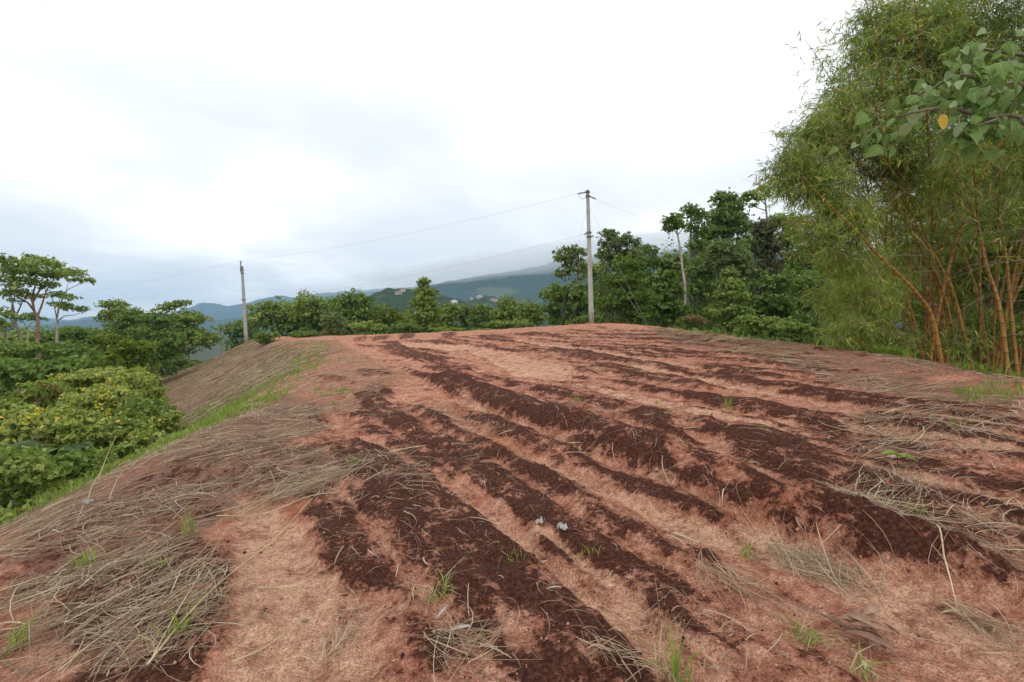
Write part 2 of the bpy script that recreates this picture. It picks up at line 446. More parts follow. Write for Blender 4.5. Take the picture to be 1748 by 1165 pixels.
def bezier(p0, p1, p2, n=8):
    t = np.linspace(0, 1, n)[:, None]
    p0, p1, p2 = map(lambda q: np.array(q, float), (p0, p1, p2))
    return (1 - t) ** 2 * p0 + 2 * t * (1 - t) * p1 + t * t * p2
def spline(pts, n=20):
    pts = np.array(pts, float); m = len(pts)
    P = np.vstack([2 * pts[0] - pts[1], pts, 2 * pts[-1] - pts[-2]])
    o = []
    for q in np.linspace(0, m - 1 - 1e-6, n):
        i = int(q); t = q - i
        a, b, c, d = P[i], P[i + 1], P[i + 2], P[i + 3]
        o.append(.5 * ((2 * b) + (c - a) * t + (2 * a - 5 * b + 4 * c - d) * t * t + (3 * b - a - 3 * c + d) * t ** 3))
    return np.array(o)

# ---------------------------------------------------------------- materials
def new_mat(name):
    m = bpy.data.materials.new(name); m.use_nodes = True
    nt = m.node_tree; nt.nodes.clear()
    o = nt.nodes.new('ShaderNodeOutputMaterial')
    return m, nt, o
class NT:
    def __init__(s, nt): s.nt = nt
    def n(s, t, **kw):
        x = s.nt.nodes.new(t)
        for k, v in kw.items(): setattr(x, k, v)
        return x
    def l(s, a, b): s.nt.links.new(a, b)
    def math(s, op, a, b=None, clamp=False):
        n = s.n('ShaderNodeMath', operation=op); n.use_clamp = clamp
        for i, v in enumerate((a, b)):
            if v is None: continue
            if isinstance(v, (int, float)): n.inputs[i].default_value = v
            else: s.l(v, n.inputs[i])
        return n.outputs[0]
    def noise(s, vec, scale, detail=4, rough=.55):
        n = s.n('ShaderNodeTexNoise')
        n.inputs['Scale'].default_value = scale; n.inputs['Detail'].default_value = detail; n.inputs['Roughness'].default_value = rough
        s.l(vec, n.inputs['Vector'])
        return n.outputs['Fac']
    def ramp(s, fac, stops):
        r = s.n('ShaderNodeValToRGB'); el = r.color_ramp.elements
        while len(el) > 1: el.remove(el[-1])
        el[0].position = stops[0][0]; el[0].color = (*stops[0][1], 1)
        for p, c in stops[1:]:
            q = el.new(p); q.color = (*c, 1)
        s.l(fac, r.inputs[0]); return r.outputs[0]
    def step(s, x, a, b):
        n = s.n('ShaderNodeMapRange', interpolation_type='SMOOTHSTEP')
        n.inputs[1].default_value = a; n.inputs[2].default_value = b
        s.l(x, n.inputs[0]); return n.outputs[0]
    def mix(s, f, a, b, bt='MIX'):
        n = s.n('ShaderNodeMix', data_type='RGBA', blend_type=bt)
        for i, v in ((0, f), (6, a), (7, b)):
            if isinstance(v, (int, float)): n.inputs[i].default_value = v
            elif isinstance(v, tuple): n.inputs[i].default_value = (*v, 1)
            else: s.l(v, n.inputs[i])
        return n.outputs[2]
    def attr(s, name):
        n = s.n('ShaderNodeAttribute'); n.attribute_name = name; return n.outputs['Fac']

def mat_simple(name, cols, scale=6, rough=.8, bump=.0, bscale=40, spec=.3):
    m, nt, o = new_mat(name); k = NT(nt)
    p = k.n('ShaderNodeBsdfPrincipled'); tc = k.n('ShaderNodeTexCoord')
    f = k.noise(tc.outputs['Object'], scale, 5, .6)
    n_ = len(cols)
    c = k.ramp(f, [(.3 + .4 * i / max(n_ - 1, 1), cc) for i, cc in enumerate(cols)])
    k.l(c, p.inputs['Base Color']); p.inputs['Roughness'].default_value = rough
    p.inputs['Specular IOR Level'].default_value = spec
    if bump:
        b = k.n('ShaderNodeBump'); b.inputs['Strength'].default_value = bump; b.inputs['Distance'].default_value = .02
        k.l(k.noise(tc.outputs['Object'], bscale, 4), b.inputs['Height']); k.l(b.outputs[0], p.inputs['Normal'])
    k.l(p.outputs[0], o.inputs[0]); return m
def mat_leaf(name, stops, trans=.38, rough=.6, spec=.12):
    """stops over the per-leaf attribute 'tint'"""
    m, nt, o = new_mat(name); k = NT(nt)
    p = k.n('ShaderNodeBsdfPrincipled'); t = k.n('ShaderNodeBsdfTranslucent'); mx = k.n('ShaderNodeMixShader')
    c = k.ramp(k.attr('tint'), stops)
    k.l(c, p.inputs['Base Color']); p.inputs['Roughness'].default_value = rough; p.inputs['Specular IOR Level'].default_value = spec
    c2 = k.mix(1.0, c, (1.15, 1.25, .6), 'MULTIPLY')
    k.l(c2, t.inputs['Color'])
    mx.inputs[0].default_value = trans
    k.l(p.outputs[0], mx.inputs[1]); k.l(t.outputs[0], mx.inputs[2]); k.l(mx.outputs[0], o.inputs[0])
    return m
def greens(a, b, c, hi=None):
    s = [(0, a), (.5, b), (.9, c)]
    if hi: s += [(.93, c), (.96, hi)]
    return s

M = {}
M['g_mid']    = mat_leaf('leaf_mid_green',    greens((0.117,0.166,0.047), (0.231,0.306,0.074), (0.417,0.467,0.133)))
M['g_dark']   = mat_leaf('leaf_dark_green',   greens((0.094,0.144,0.039), (0.161,0.246,0.061), (0.296,0.377,0.099)))
M['g_bright'] = mat_leaf('leaf_bright_green', greens((0.091,0.138,0.034), (0.161,0.236,0.055), (0.282,0.359,0.104)))
M['g_olive']  = mat_leaf('leaf_olive_green',  greens((0.081,0.127,0.024), (0.143,0.217,0.037), (0.250,0.336,0.065)))
M['g_grey']   = mat_leaf('leaf_grey_green',   greens((0.105,0.144,0.053), (0.183,0.231,0.089), (0.314,0.349,0.150)))
M['g_yel']    = mat_leaf('leaf_yellow_green', greens((0.084,0.120,0.019), (0.156,0.210,0.031), (0.276,0.324,0.060)))
M['g_vine']   = mat_leaf('leaf_vine_brown',   greens((0.073,0.073,0.044), (0.109,0.117,0.055), (0.155,0.160,0.073)))
M['g_shrub']  = mat_leaf('leaf_shrub',        greens((0.155,0.208,0.062), (0.310,0.366,0.099), (0.582,0.575,0.169), (1.083,0.610,0.186)))
M['g_rust']   = mat_leaf('leaf_rust_tip',     greens((.16,.10,.045), (.26,.17,.085), (.34,.25,.13)))
M['g_flower'] = mat_leaf('petal_yellow',      greens((.42,.36,.02), (.62,.56,.05), (.70,.66,.12)), .2)
M['g_bamboo'] = mat_leaf('leaf_bamboo',       greens((0.116,0.179,0.043), (0.225,0.305,0.064), (0.392,0.466,0.117), (0.704,0.547,0.169)), .35)
M['g_fern']   = mat_leaf('leaf_fern',         greens((.060,.110,.040), (.100,.165,.060), (.17,.24,.11)))
M['g_grass']  = mat_leaf('grass_blade',       greens((0.125,0.190,0.029), (0.215,0.314,0.052), (0.329,0.408,0.098)), .35)
M['straw']    = mat_leaf('dry_straw', [(0, (.13,.075,.050)), (.3, (.27,.175,.115)), (.65, (.42,.31,.205)), (.9, (.56,.45,.30)), (1, (.62,.53,.40))], .1, .75, .2)
M['bark']     = mat_simple('bark_grey_brown', [(.10,.078,.058), (.20,.165,.125), (.32,.28,.23)], 3, .9, .5, 20)
M['bark_pale']= mat_simple('bark_pale', [(.30,.26,.21), (.46,.41,.34), (.58,.54,.47)], 3, .85, .4, 20)
M['bark_red'] = mat_simple('bark_reddish', [(.20,.11,.065), (.36,.22,.14), (.45,.33,.24)], 2, .85, .4, 20)
M['concrete'] = mat_simple('pole_concrete', [(.32,.31,.285), (.42,.405,.375), (.50,.485,.45)], 1.6, .85, .3, 60)
M['steel']    = mat_simple('galvanised_steel', [(.26,.27,.28), (.40,.41,.42)], 8, .5)
M['cable']    = mat_simple('cable_grey', [(.32,.32,.325), (.42,.42,.43)], 3, .6)
M['porcelain']= mat_simple('insulator_glaze', [(.24,.25,.27), (.38,.40,.42)], 3, .35)
M['white']    = mat_simple('sun_bleached_scrap', [(.30,.27,.25), (.52,.49,.46)], 20, .7)
M['dead_leaf']= mat_simple('withered_leaf', [(.20,.10,.065), (.33,.19,.13), (.43,.28,.20)], 14, .75, .3, 60)
M['dead_twig']= mat_simple('dead_twig_grey', [(.22,.19,.15), (.36,.32,.27)], 12, .85)
M['stalk']    = mat_simple('dry_reed', [(.38,.29,.15), (.55,.44,.25), (.64,.55,.35)], 4, .7)
M['crumb']    = mat_leaf('soil_crumb', [(0, (.045,.018,.013)), (.4, (.13,.05,.035)), (.55, (.36,.15,.095)), (1, (.56,.31,.21))], 0.0, .95, .1)
M['clod']     = mat_simple('soil_clod', [(.24,.085,.050), (.40,.17,.105), (.52,.27,.18)], 18, .95, .4, 200)

# ---- ground material: decomposed red granite soil, pale wash, dark crust, straw base, dark loam off the plateau
def ground_mat():
    m, nt, o = new_mat('red_soil'); k = NT(nt)
    p = k.n('ShaderNodeBsdfPrincipled'); tc = k.n('ShaderNodeTexCoord'); v = tc.outputs['Object']
    n_big = k.noise(v, .9, 5, .6); n_mid = k.noise(v, 5, 6, .62); n_fine = k.noise(v, 42, 5, .7); n_grit = k.noise(v, 95, 4, .75)
    soil = k.ramp(n_mid, [(.30, (.31,.114,.063)), (.48, (.50,.225,.140)), (.66, (.61,.315,.205))])
    soil = k.mix(k.step(n_big, .52, .72), soil, (.40,.145,.075))
    light = k.ramp(n_mid, [(.3, (.50,.256,.158)), (.6, (.65,.375,.240))])
    la = k.math('MULTIPLY', k.attr('light'), k.step(n_big, .25, .5))
    soil = k.mix(la, soil, light)
    grit = k.ramp(n_grit, [(.36, (.42,.35,.31)), (.5, (1,1,1)), (.62, (1.5,1.62,1.72))])
    soil = k.mix(.8, soil, k.ramp(k.noise(v, 19, 5, .7), [(.34, (.60,.52,.47)), (.5, (1,1,1)), (.66, (1.22,1.26,1.28))]), 'MULTIPLY')
    soil = k.mix(.85, soil, grit, 'MULTIPLY')
    vo = k.n('ShaderNodeTexVoronoi'); vo.inputs['Scale'].default_value = 70; k.l(v, vo.inputs['Vector'])
    soil = k.mix(k.math('MULTIPLY', k.step(vo.outputs['Distance'], .22, .10), k.step(n_fine, .5, .62)), soil, (.66,.46,.36))
    # straw-coloured litter between the strands
    litter = k.ramp(n_fine, [(.3, (.085,.045,.030)), (.5, (.20,.125,.085)), (.7, (.34,.245,.165))])
    sb = k.math('ADD', k.attr('straw'), k.math('MULTIPLY', k.math('SUBTRACT', k.math('ADD', n_mid, k.noise(v, 17, 4, .7)), 1.0), 1.8))
    soil = k.mix(k.math('MULTIPLY', k.step(sb, .32, .62), .9), soil, litter)
    # dark crust of algae and moss, broken up where soil shows through
    crust = k.ramp(n_fine, [(.28, (.034,.0110,.0070)), (.48, (.082,.0270,.0165)), (.66, (.185,.072,.045))])
    crust = k.mix(k.step(k.noise(v, 7.5, 4), .66, .80), crust, (.085,.070,.026))
    ma = k.attr('moss')
    dv = []
    for vec in ((.454 * .3, -.891 * .3, 0), (.891, .454, 0)):
        q = k.n('ShaderNodeVectorMath', operation='DOT_PRODUCT'); k.l(v, q.inputs[0]); q.inputs[1].default_value = vec; dv.append(q.outputs['Value'])
    cxy = k.n('ShaderNodeCombineXYZ'); k.l(dv[0], cxy.inputs[0]); k.l(dv[1], cxy.inputs[1])
    n_str = k.noise(cxy.outputs[0], 6, 6, .65); n_sp = k.noise(v, 24, 5, .72)
    brk = k.math('ADD', k.math('MULTIPLY', n_mid, .55), k.math('ADD', k.math('MULTIPLY', n_sp, .60), k.math('MULTIPLY', n_str, .60)))
    brk = k.math('ADD', k.math('MULTIPLY', k.math('SUBTRACT', brk, .875), 3.0), .875)
    ma2 = k.math('MAXIMUM', ma, k.math('MULTIPLY', k.attr('rip'), k.step(n_str, .46, .70)))
    edge = k.math('SUBTRACT', k.math('ADD', k.math('MULTIPLY', ma2, .82), .355), brk)
    mf = k.step(edge, -.05, .17)
    red = k.mix(.8, soil, (.20,.062,.036))
    soil = k.mix(k.math('MULTIPLY', k.step(edge, -.55, .04), .85), soil, red)
    soil = k.mix(mf, soil, crust)
    loam = k.ramp(n_mid, [(.3, (.045,.040,.018)), (.6, (.075,.085,.028)), (.8, (.11,.12,.04))])
    soil = k.mix(k.attr('loam'), soil, loam)
    k.l(soil, p.inputs['Base Color'])
    p.inputs['Roughness'].default_value = .95; p.inputs['Specular IOR Level'].default_value = .15
    h = k.math('ADD', k.math('MULTIPLY', n_grit, .8), k.math('MULTIPLY', n_fine, 1.0))
    h = k.math('ADD', h, k.math('MULTIPLY', k.math('MULTIPLY', n_fine, mf), 1.2))
    b = k.n('ShaderNodeBump'); b.inputs['Strength'].default_value = .9; b.inputs['Distance'].default_value = .022
    k.l(h, b.inputs['Height']); k.l(b.outputs[0], p.inputs['Normal'])
    k.l(p.outputs[0], o.inputs[0]); return m
M['ground'] = ground_mat()

# ---------------------------------------------------------------- ground sheet
def build_ground():
    ay = -2.5
    a_front = np.arange(-60, 60.01, .32); a_back = np.arange(67, 293.1, 3.2)
    ang = np.radians(np.concatenate([a_front, a_back]))
    r = [0.2, .8, 1.5, 2.2, 2.8]
    while r[-1] < 6: r.append(r[-1] + .03)
    while r[-1] < 75: r.append(r[-1] * 1.0066)
    while r[-1] < 6200: r.append(r[-1] * 1.05)
    r = np.array(r)
    A, Rr = np.meshgrid(ang, r)
    x = (Rr * np.sin(A)).ravel(); y = (ay + Rr * np.cos(A)).ravel()
    z = z_base(x, y); h, moss, light = relief(x, y)
    z = z + h
    st = np.zeros(x.shape)
    for poly, a, n, l in W_S: st = np.maximum(st, a * field([poly], x, y, .25))
    sd = sd_poly(x, y, PLATEAU)
    face = sstep(.3, -.5, sd) * sstep(-11, -9, sd) * sstep(17, 22, y) * sstep(-2, -6, x)
    st = np.maximum(st, .95 * face)
    loam = sstep(-.4, -1.6, sd + .4 * fbm(x, y, 8, 2)) * (1 - face)
    na, nr = len(ang), len(r)
    rip = .70 * sstep(-.6, .6, sd_poly(x, y, RIP)) * (1 - .9 * light)
    i = np.arange(nr - 1)[:, None] * na; j = np.arange(na)[None, :]; j2 = (j + 1) % na
    F = np.stack([i + j, i + j2, i + na + j2, i + na + j], -1).reshape(-1, 4)[:, ::-1]
    # close the hole at the hub
    V = np.stack([x, y, z], -1)
    me = mesh_np('ground', V, F, M['ground'], {'moss': ('POINT', moss), 'light': ('POINT', light), 'straw': ('POINT', st), 'rip': ('POINT', rip), 'loam': ('POINT', loam)}, smooth=True)
    o = link('ground', me)
    return tag(o, kind='structure')
build_ground()

# ---------------------------------------------------------------- hills and mountains
def forest_mat(name, a, b, c, clear=.7, sc_=.02):
    m, nt, o = new_mat(name); k = NT(nt)
    p = k.n('ShaderNodeBsdfPrincipled'); tc = k.n('ShaderNodeTexCoord'); v = tc.outputs['Object']
    f = k.noise(v, sc_ * 3, 6, .7); g = k.noise(v, sc_ * .35, 4, .55)
    col = k.ramp(f, [(.35, a), (.6, b)])
    col = k.mix(k.step(g, clear - .05, clear + .03), col, c)
    k.l(col, p.inputs['Base Color']); p.inputs['Roughness'].default_value = 1; p.inputs['Specular IOR Level'].default_value = .05
    bp = k.n('ShaderNodeBump'); bp.inputs['Strength'].default_value = 1; bp.inputs['Distance'].default_value = 8
    k.l(k.noise(v, sc_ * 4, 5, .7), bp.inputs['Height']); k.l(bp.outputs[0], p.inputs['Normal'])
    k.l(p.outputs[0], o.inputs[0]); return m
def hill(name, prof, yf, yr, mat, seed, amp, fine, zb=-55, nx=180, ny=60, curve=1.25):
    px = np.array([q[0] for q in prof], float); py = np.array([q[1] for q in prof], float)
    U = np.linspace(px[0], px[-1], nx)
    P = np.interp(U, px, py)
    ux, vz = ray(U, P)
    zr = CAMZ + vz * yr
    edge = np.minimum(1, np.minimum(np.arange(nx), np.arange(nx)[::-1]) / 12.0)
    t = np.concatenate([np.linspace(0, 1, ny), 1 + np.linspace(0, 1, 14)[1:]])
    T, I = np.meshgrid(t, np.arange(nx), indexing='ij')
    Y = yf + (yr - yf) * T
    X = ux[I] * yr
    s = np.where(T <= 1, T ** curve, np.maximum(0, 1 - (T - 1) ** 1.3))
    Z = zb + (zr[I] - zb) * s * (edge[I] ** .5)
    L = fine
    spur = fbm(X / (L * 14), Y / (L * 22), seed, 4)
    Z = Z + s * amp * 3.0 * spur * np.where(T < 1, np.sin(np.clip(T, 0, 1) * math.pi), 0)
    Z = Z + amp * .5 * np.abs(fbm(X / L, Y / L, seed + 5, 3)) * sstep(0, .1, s)
    V = np.stack([X, Y, Z], -1).reshape(-1, 3)
    nrow = len(t)
    i = np.arange(nrow - 1)[:, None] * nx; j = np.arange(nx - 1)[None, :]
    F = np.stack([i + j, i + j + 1, i + nx + j + 1, i + nx + j], -1).reshape(-1, 4)
    o = link(name, mesh_np(name, V, F, mat, smooth=True))
    tag(o, kind='structure')
    return X, Y, Z
MF1 = forest_mat('forest_far', (.018,.034,.016), (.040,.068,.028), (.10,.13,.05), .62, .012)
MF2 = forest_mat('forest_near', (.024,.045,.016), (.060,.095,.030), (.15,.19,.065), .60, .03)
hill('far_ridge', [(-260,560),(-60,548),(60,543),(110,549),(150,544),(185,538),(250,552),(320,533),(345,519),(362,518),(385,524),(410,521),(440,513),(470,506),(500,509),(540,503),(600,498),(680,492),(800,486),(900,500)], 3900, 5500, MF1, 3, 60, 130, zb=-60)
hill('blue_hill', [(-200,572),(40,565),(120,556),(165,549),(205,546),(250,556),(330,556),(400,548),(450,541),(500,538),(560,536),(640,540)], 2600, 3400, MF1, 8, 40, 70)
MOUNT = [(560,560),(640,535),(700,510),(735,489),(770,481),(820,472),(880,463),(950,450),(1050,436),(1130,430),(1300,428),(1500,432),(1750,440),(2100,450)]
hill('cloudy_mountain', MOUNT, 1350, 2700, MF1, 12, 55, 55, nx=300, ny=70, curve=1.1)
HA = hill('village_hill', [(560,560),(600,528),(622,512),(640,502),(660,494),(690,494),(712,494),(740,500),(780,512),(830,530),(880,545)], 480, 800, MF2, 21, 9, 12, nx=220)
HB = hill('low_hill', [(700,556),(730,540),(760,527),(790,518),(812,510),(835,507),(860,515),(890,522),(930,524),(970,522),(1040,530),(1120,545)], 620, 1050, MF2, 33, 10, 14, nx=260)

def hill_point(H, px, py):
    """spot on a hill's front slope that a pixel sees"""
    X, Y, Z = H
    u = (X / Y); v = (Z - CAMZ) / Y
    tu, tv = ray(px, py)
    d = (u - tu) ** 2 + ((v - tv)) ** 2
    i = np.unravel_index(np.argmin(d[:60]), d[:60].shape)
    return Vector((X[i], Y[i], Z[i]))

# ---------------------------------------------------------------- houses on the hills
M['wall_cream'] = mat_simple('wall_cream', [(.55,.48,.40), (.66,.58,.50)], .5, .9)
M['wall_white'] = mat_simple('wall_white', [(.72,.72,.70), (.80,.80,.79)], .5, .9)
M['roof_red'] = mat_simple('roof_red', [(.30,.10,.07), (.42,.17,.12)], .8, .85)
M['roof_grey'] = mat_simple('roof_grey', [(.46,.47,.48), (.62,.63,.64)], .8, .7)
M['pane'] = mat_simple('dark_pane', [(.03,.035,.04), (.06,.065,.07)], 2, .2)
def boxv(x0, x1, y0, y1, z0, z1):
    V = [(x0,y0,z0),(x1,y0,z0),(x1,y1,z0),(x0,y1,z0),(x0,y0,z1),(x1,y0,z1),(x1,y1,z1),(x0,y1,z1)]
    F = [(3,2,1,0),(4,5,6,7),(0,1,5,4),(1,2,6,5),(2,3,7,6),(3,0,4,7)]
    return np.array(V, float), np.array(F)
def house(pos, wd, dp, h, rh, wall, roof, rot, label):
    e = empty('house', pos, label, 'house', 'houses on the distant hills')
    e.rotation_euler = (0, 0, R(rot))
    V, F = boxv(-wd/2, wd/2, -dp/2, dp/2, -3, h)
    link('wall', mesh_np('wall', V, F, M[wall]), e)
    o = .7
    V = np.array([(-wd/2-o,-dp/2-o,h),(wd/2+o,-dp/2-o,h),(wd/2+o,dp/2+o,h),(-wd/2-o,dp/2+o,h),(-wd/2+dp*.35,0,h+rh),(wd/2-dp*.35,0,h+rh)], float)
    me = bpy.data.meshes.new('roof')
    me.from_pydata(V.tolist(), [], [(0,1,5,4),(1,2,5),(2,3,4,5),(3,0,4),(3,2,1,0)])
    me.materials.append(M[roof]); link('roof', me, e)
    nwin = max(2, int(wd / 3.2))
    for i in range(nwin):
        x = -wd/2 + wd * (i + .5) / nwin
        if i == nwin // 2:
            V, F = boxv(x-.5, x+.5, -dp/2-.06, -dp/2+.05, 0, 2.1); nm = 'door'
        else:
            V, F = boxv(x-.7, x+.7, -dp/2-.06, -dp/2+.05, .9, 2.2); nm = 'window'
        link(nm, mesh_np(nm, V, F, M['pane']), e)
house(hill_point(HA, 680, 502), 11, 7, 2.8, 2.0, 'wall_cream', 'roof_red', 12, 'cream house with red hipped roof in the clearing left of the conical tree')
house(hill_point(HA, 687, 497), 8, 6, 3.0, 2.0, 'wall_cream', 'roof_red', -15, 'small red-roofed house just above the cream house on the hilltop')
house(hill_point(HA, 776, 518), 9, 7, 4.5, 1.6, 'wall_white', 'roof_grey', -8, 'bright white house with pale roof right of the conical tree')
house(hill_point(HB, 819, 509), 13, 8, 3.4, 1.8, 'wall_cream', 'roof_grey', 10, 'grey-roofed house on the crest of the low far hill')
house(hill_point(HB, 843, 514), 16, 9, 3.2, 2.4, 'wall_cream', 'roof_red', -22, 'long red-roofed house at the right end of the hill houses')
house(hill_point(HB, 806, 511), 9, 7, 3.2, 2.0, 'wall_cream', 'roof_red', 5, 'small tan house left of the grey-roofed house on the low hill')

# ---------------------------------------------------------------- trees
def leaves_np(P, N, size, elong=1.7, jit=.35):
    """diamond leaves at P facing N"""
    n = len(P)
    N = N / (np.linalg.norm(N, axis=1)[:, None] + 1e-9)
    t = rng.normal(size=(n, 3)); t -= (t * N).sum(1)[:, None] * N
    t /= np.linalg.norm(t, axis=1)[:, None] + 1e-9
    t[:, 2] -= .25; t /= np.linalg.norm(t, axis=1)[:, None]
    b = np.cross(N, t)
    s = size * (1 + jit * rng.normal(size=n)).clip(.5, 1.8)
    L = (s * elong * .5)[:, None]; W = (s * .5)[:, None]
    V = np.stack([P - t * L, P + b * W - t * L * .15, P + t * L, P - b * W - t * L * .15], 1).reshape(-1, 3)
    F = np.arange(n * 4).reshape(n, 4)
    return V, F
def crown_points(lobes, leaf, dens, clump):
    """lobes: (centre Vector, rx, ry, rz); returns leaf centres, normals, tints"""
    PP, NN, TT = [], [], []
    for c, rx, ry, rz in lobes:
        rad = np.array([rx, ry, rz]); rm = (rx * ry * rz) ** (1 / 3)
        area = 4 * math.pi * (((rx*ry)**1.6 + (rx*rz)**1.6 + (ry*rz)**1.6) / 3) ** (1/1.6)
        n = int(dens * area / (leaf * leaf * .85))
        nc = max(6, int(area / (math.pi * (clump * rm) ** 2) * 1.5))
        d = rng.normal(size=(nc, 3)); d[:, 2] = np.where(d[:, 2] < -.3, -d[:, 2] * .6, d[:, 2]); d /= np.linalg.norm(d, axis=1)[:, None]
        rr = rng.uniform(.5, 1.05, nc) * (1 + .13 * rng.normal(size=nc))
        cc = d * rr[:, None]
        cs = clump * rng.uniform(.6, 1.35, nc)
        ct = rng.normal(0, .16, nc)
        k = rng.integers(0, nc, n)
        q = rng.normal(size=(n, 3)); q /= np.linalg.norm(q, axis=1)[:, None]
        q[:, 2] = np.where(q[:, 2] < 0, q[:, 2] * .6, q[:, 2])
        off = q * (rng.random(n) ** .45)[:, None]
        loc = cc[k] + off * cs[k][:, None]
        PP.append(np.array(c) + loc * rad)
        NN.append(d[k] * .35 + q * .75 + np.array([0, 0, .35]) + rng.normal(size=(n, 3)) * .45)
        TT.append((.48 + ct[k] + rng.normal(0, .17, n)))
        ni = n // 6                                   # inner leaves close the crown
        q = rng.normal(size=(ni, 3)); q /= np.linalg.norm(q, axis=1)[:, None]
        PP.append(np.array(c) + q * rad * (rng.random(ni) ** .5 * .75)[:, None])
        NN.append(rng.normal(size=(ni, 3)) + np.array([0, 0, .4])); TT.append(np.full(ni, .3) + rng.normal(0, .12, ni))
    return np.concatenate(PP), np.concatenate(NN), np.clip(np.concatenate(TT), 0, .92)
def tree(name, label, cat, Y, lobes_px, mat, bark='bark', leaf=None, dens=1.0, clump=.21, base_px=None, group=None, tr=None, depth=1.0,
         extra=None, limbs=True, elong=1.7, hi=0.0, skirt=True):
    lobes = []
    for q in lobes_px:
        cx, cy, rx, ry = q[:4]; dy = q[4] if len(q) > 4 else 0
        c = at(cx, cy, Y + dy); s = (Y + dy) / FPX
        lobes.append((c, rx * s * 1.08, max(rx * .9, ry * .8) * s * depth, ry * s * 1.06))
    bx = lobes_px[0][0] if base_px is None else base_px
    b = at(bx, 560, Y); base = Vector((b.x, Y, float(zg(b.x, Y)[0]) - .1))
    e = empty(name, base, label, cat, group)
    leaf = leaf or .0033 * Y
    # lower foliage down to the ground
    zl = min(l[0].z - l[3] * .6 for l in lobes); gx = sum(l[0].x for l in lobes) / len(lobes); gz0 = float(z_base(gx, Y))
    if skirt and zl - gz0 > .25:
        hh = zl - gz0
        lobes.append((Vector((gx, Y + .3, gz0 + hh * .62)), max(l[1] for l in lobes) * 1.05, max(l[2] for l in lobes), hh * .55))
    # trunk and limbs
    top = max(lobes, key=lambda l: l[0].z)
    H = top[0].z - base.z
    tr = tr or max(.03, .018 * H)
    tb = Tubes()
    mid = Vector((base.x * .6 + top[0].x * .4 + .03 * H * random.uniform(-1, 1), base.y, base.z + H * .5))
    path = bezier(base, mid, top[0], 12)
    tb.add(path, np.linspace(tr, tr * .3, 12), 7)
    link('trunk', tb.mesh('trunk', M[bark], base), e)
    if limbs:
        for l in lobes:
            lb = Tubes()
            k = int(np.argmin(np.abs(path[:, 2] - (base.z + (l[0].z - base.z) * .62))))
            s0 = Vector(path[min(k, 9)]); lb_m = (s0 + l[0]) * .5 + Vector((0, 0, .12 * l[3]))
            if (s0 - l[0]).length < .2: continue
            lb.add(bezier(s0, lb_m, l[0], 6), np.linspace(tr * .5, tr * .15, 6), 5)
            for q in range(5):
                dv = Vector((random.gauss(0, 1), random.gauss(0, 1), random.gauss(.3, .6))).normalized()
                tip = l[0] + Vector((dv.x * l[1], dv.y * l[2], dv.z * l[3])) * .85
                lb.add(bezier(l[0], (l[0] + tip) * .5 + Vector((0, 0, .1 * l[3])), tip, 5), np.linspace(tr * .16, tr * .05, 5), 4)
            link('limb', lb.mesh('limb', M[bark], base), e)
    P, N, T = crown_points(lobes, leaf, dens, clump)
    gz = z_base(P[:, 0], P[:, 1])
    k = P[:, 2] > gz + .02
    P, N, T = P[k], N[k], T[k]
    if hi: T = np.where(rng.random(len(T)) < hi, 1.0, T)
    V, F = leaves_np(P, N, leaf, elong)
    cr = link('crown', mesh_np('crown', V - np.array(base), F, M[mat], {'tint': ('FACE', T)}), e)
    cr['kind'] = 'stuff'
    if extra: extra(e, base, lobes)
    return e

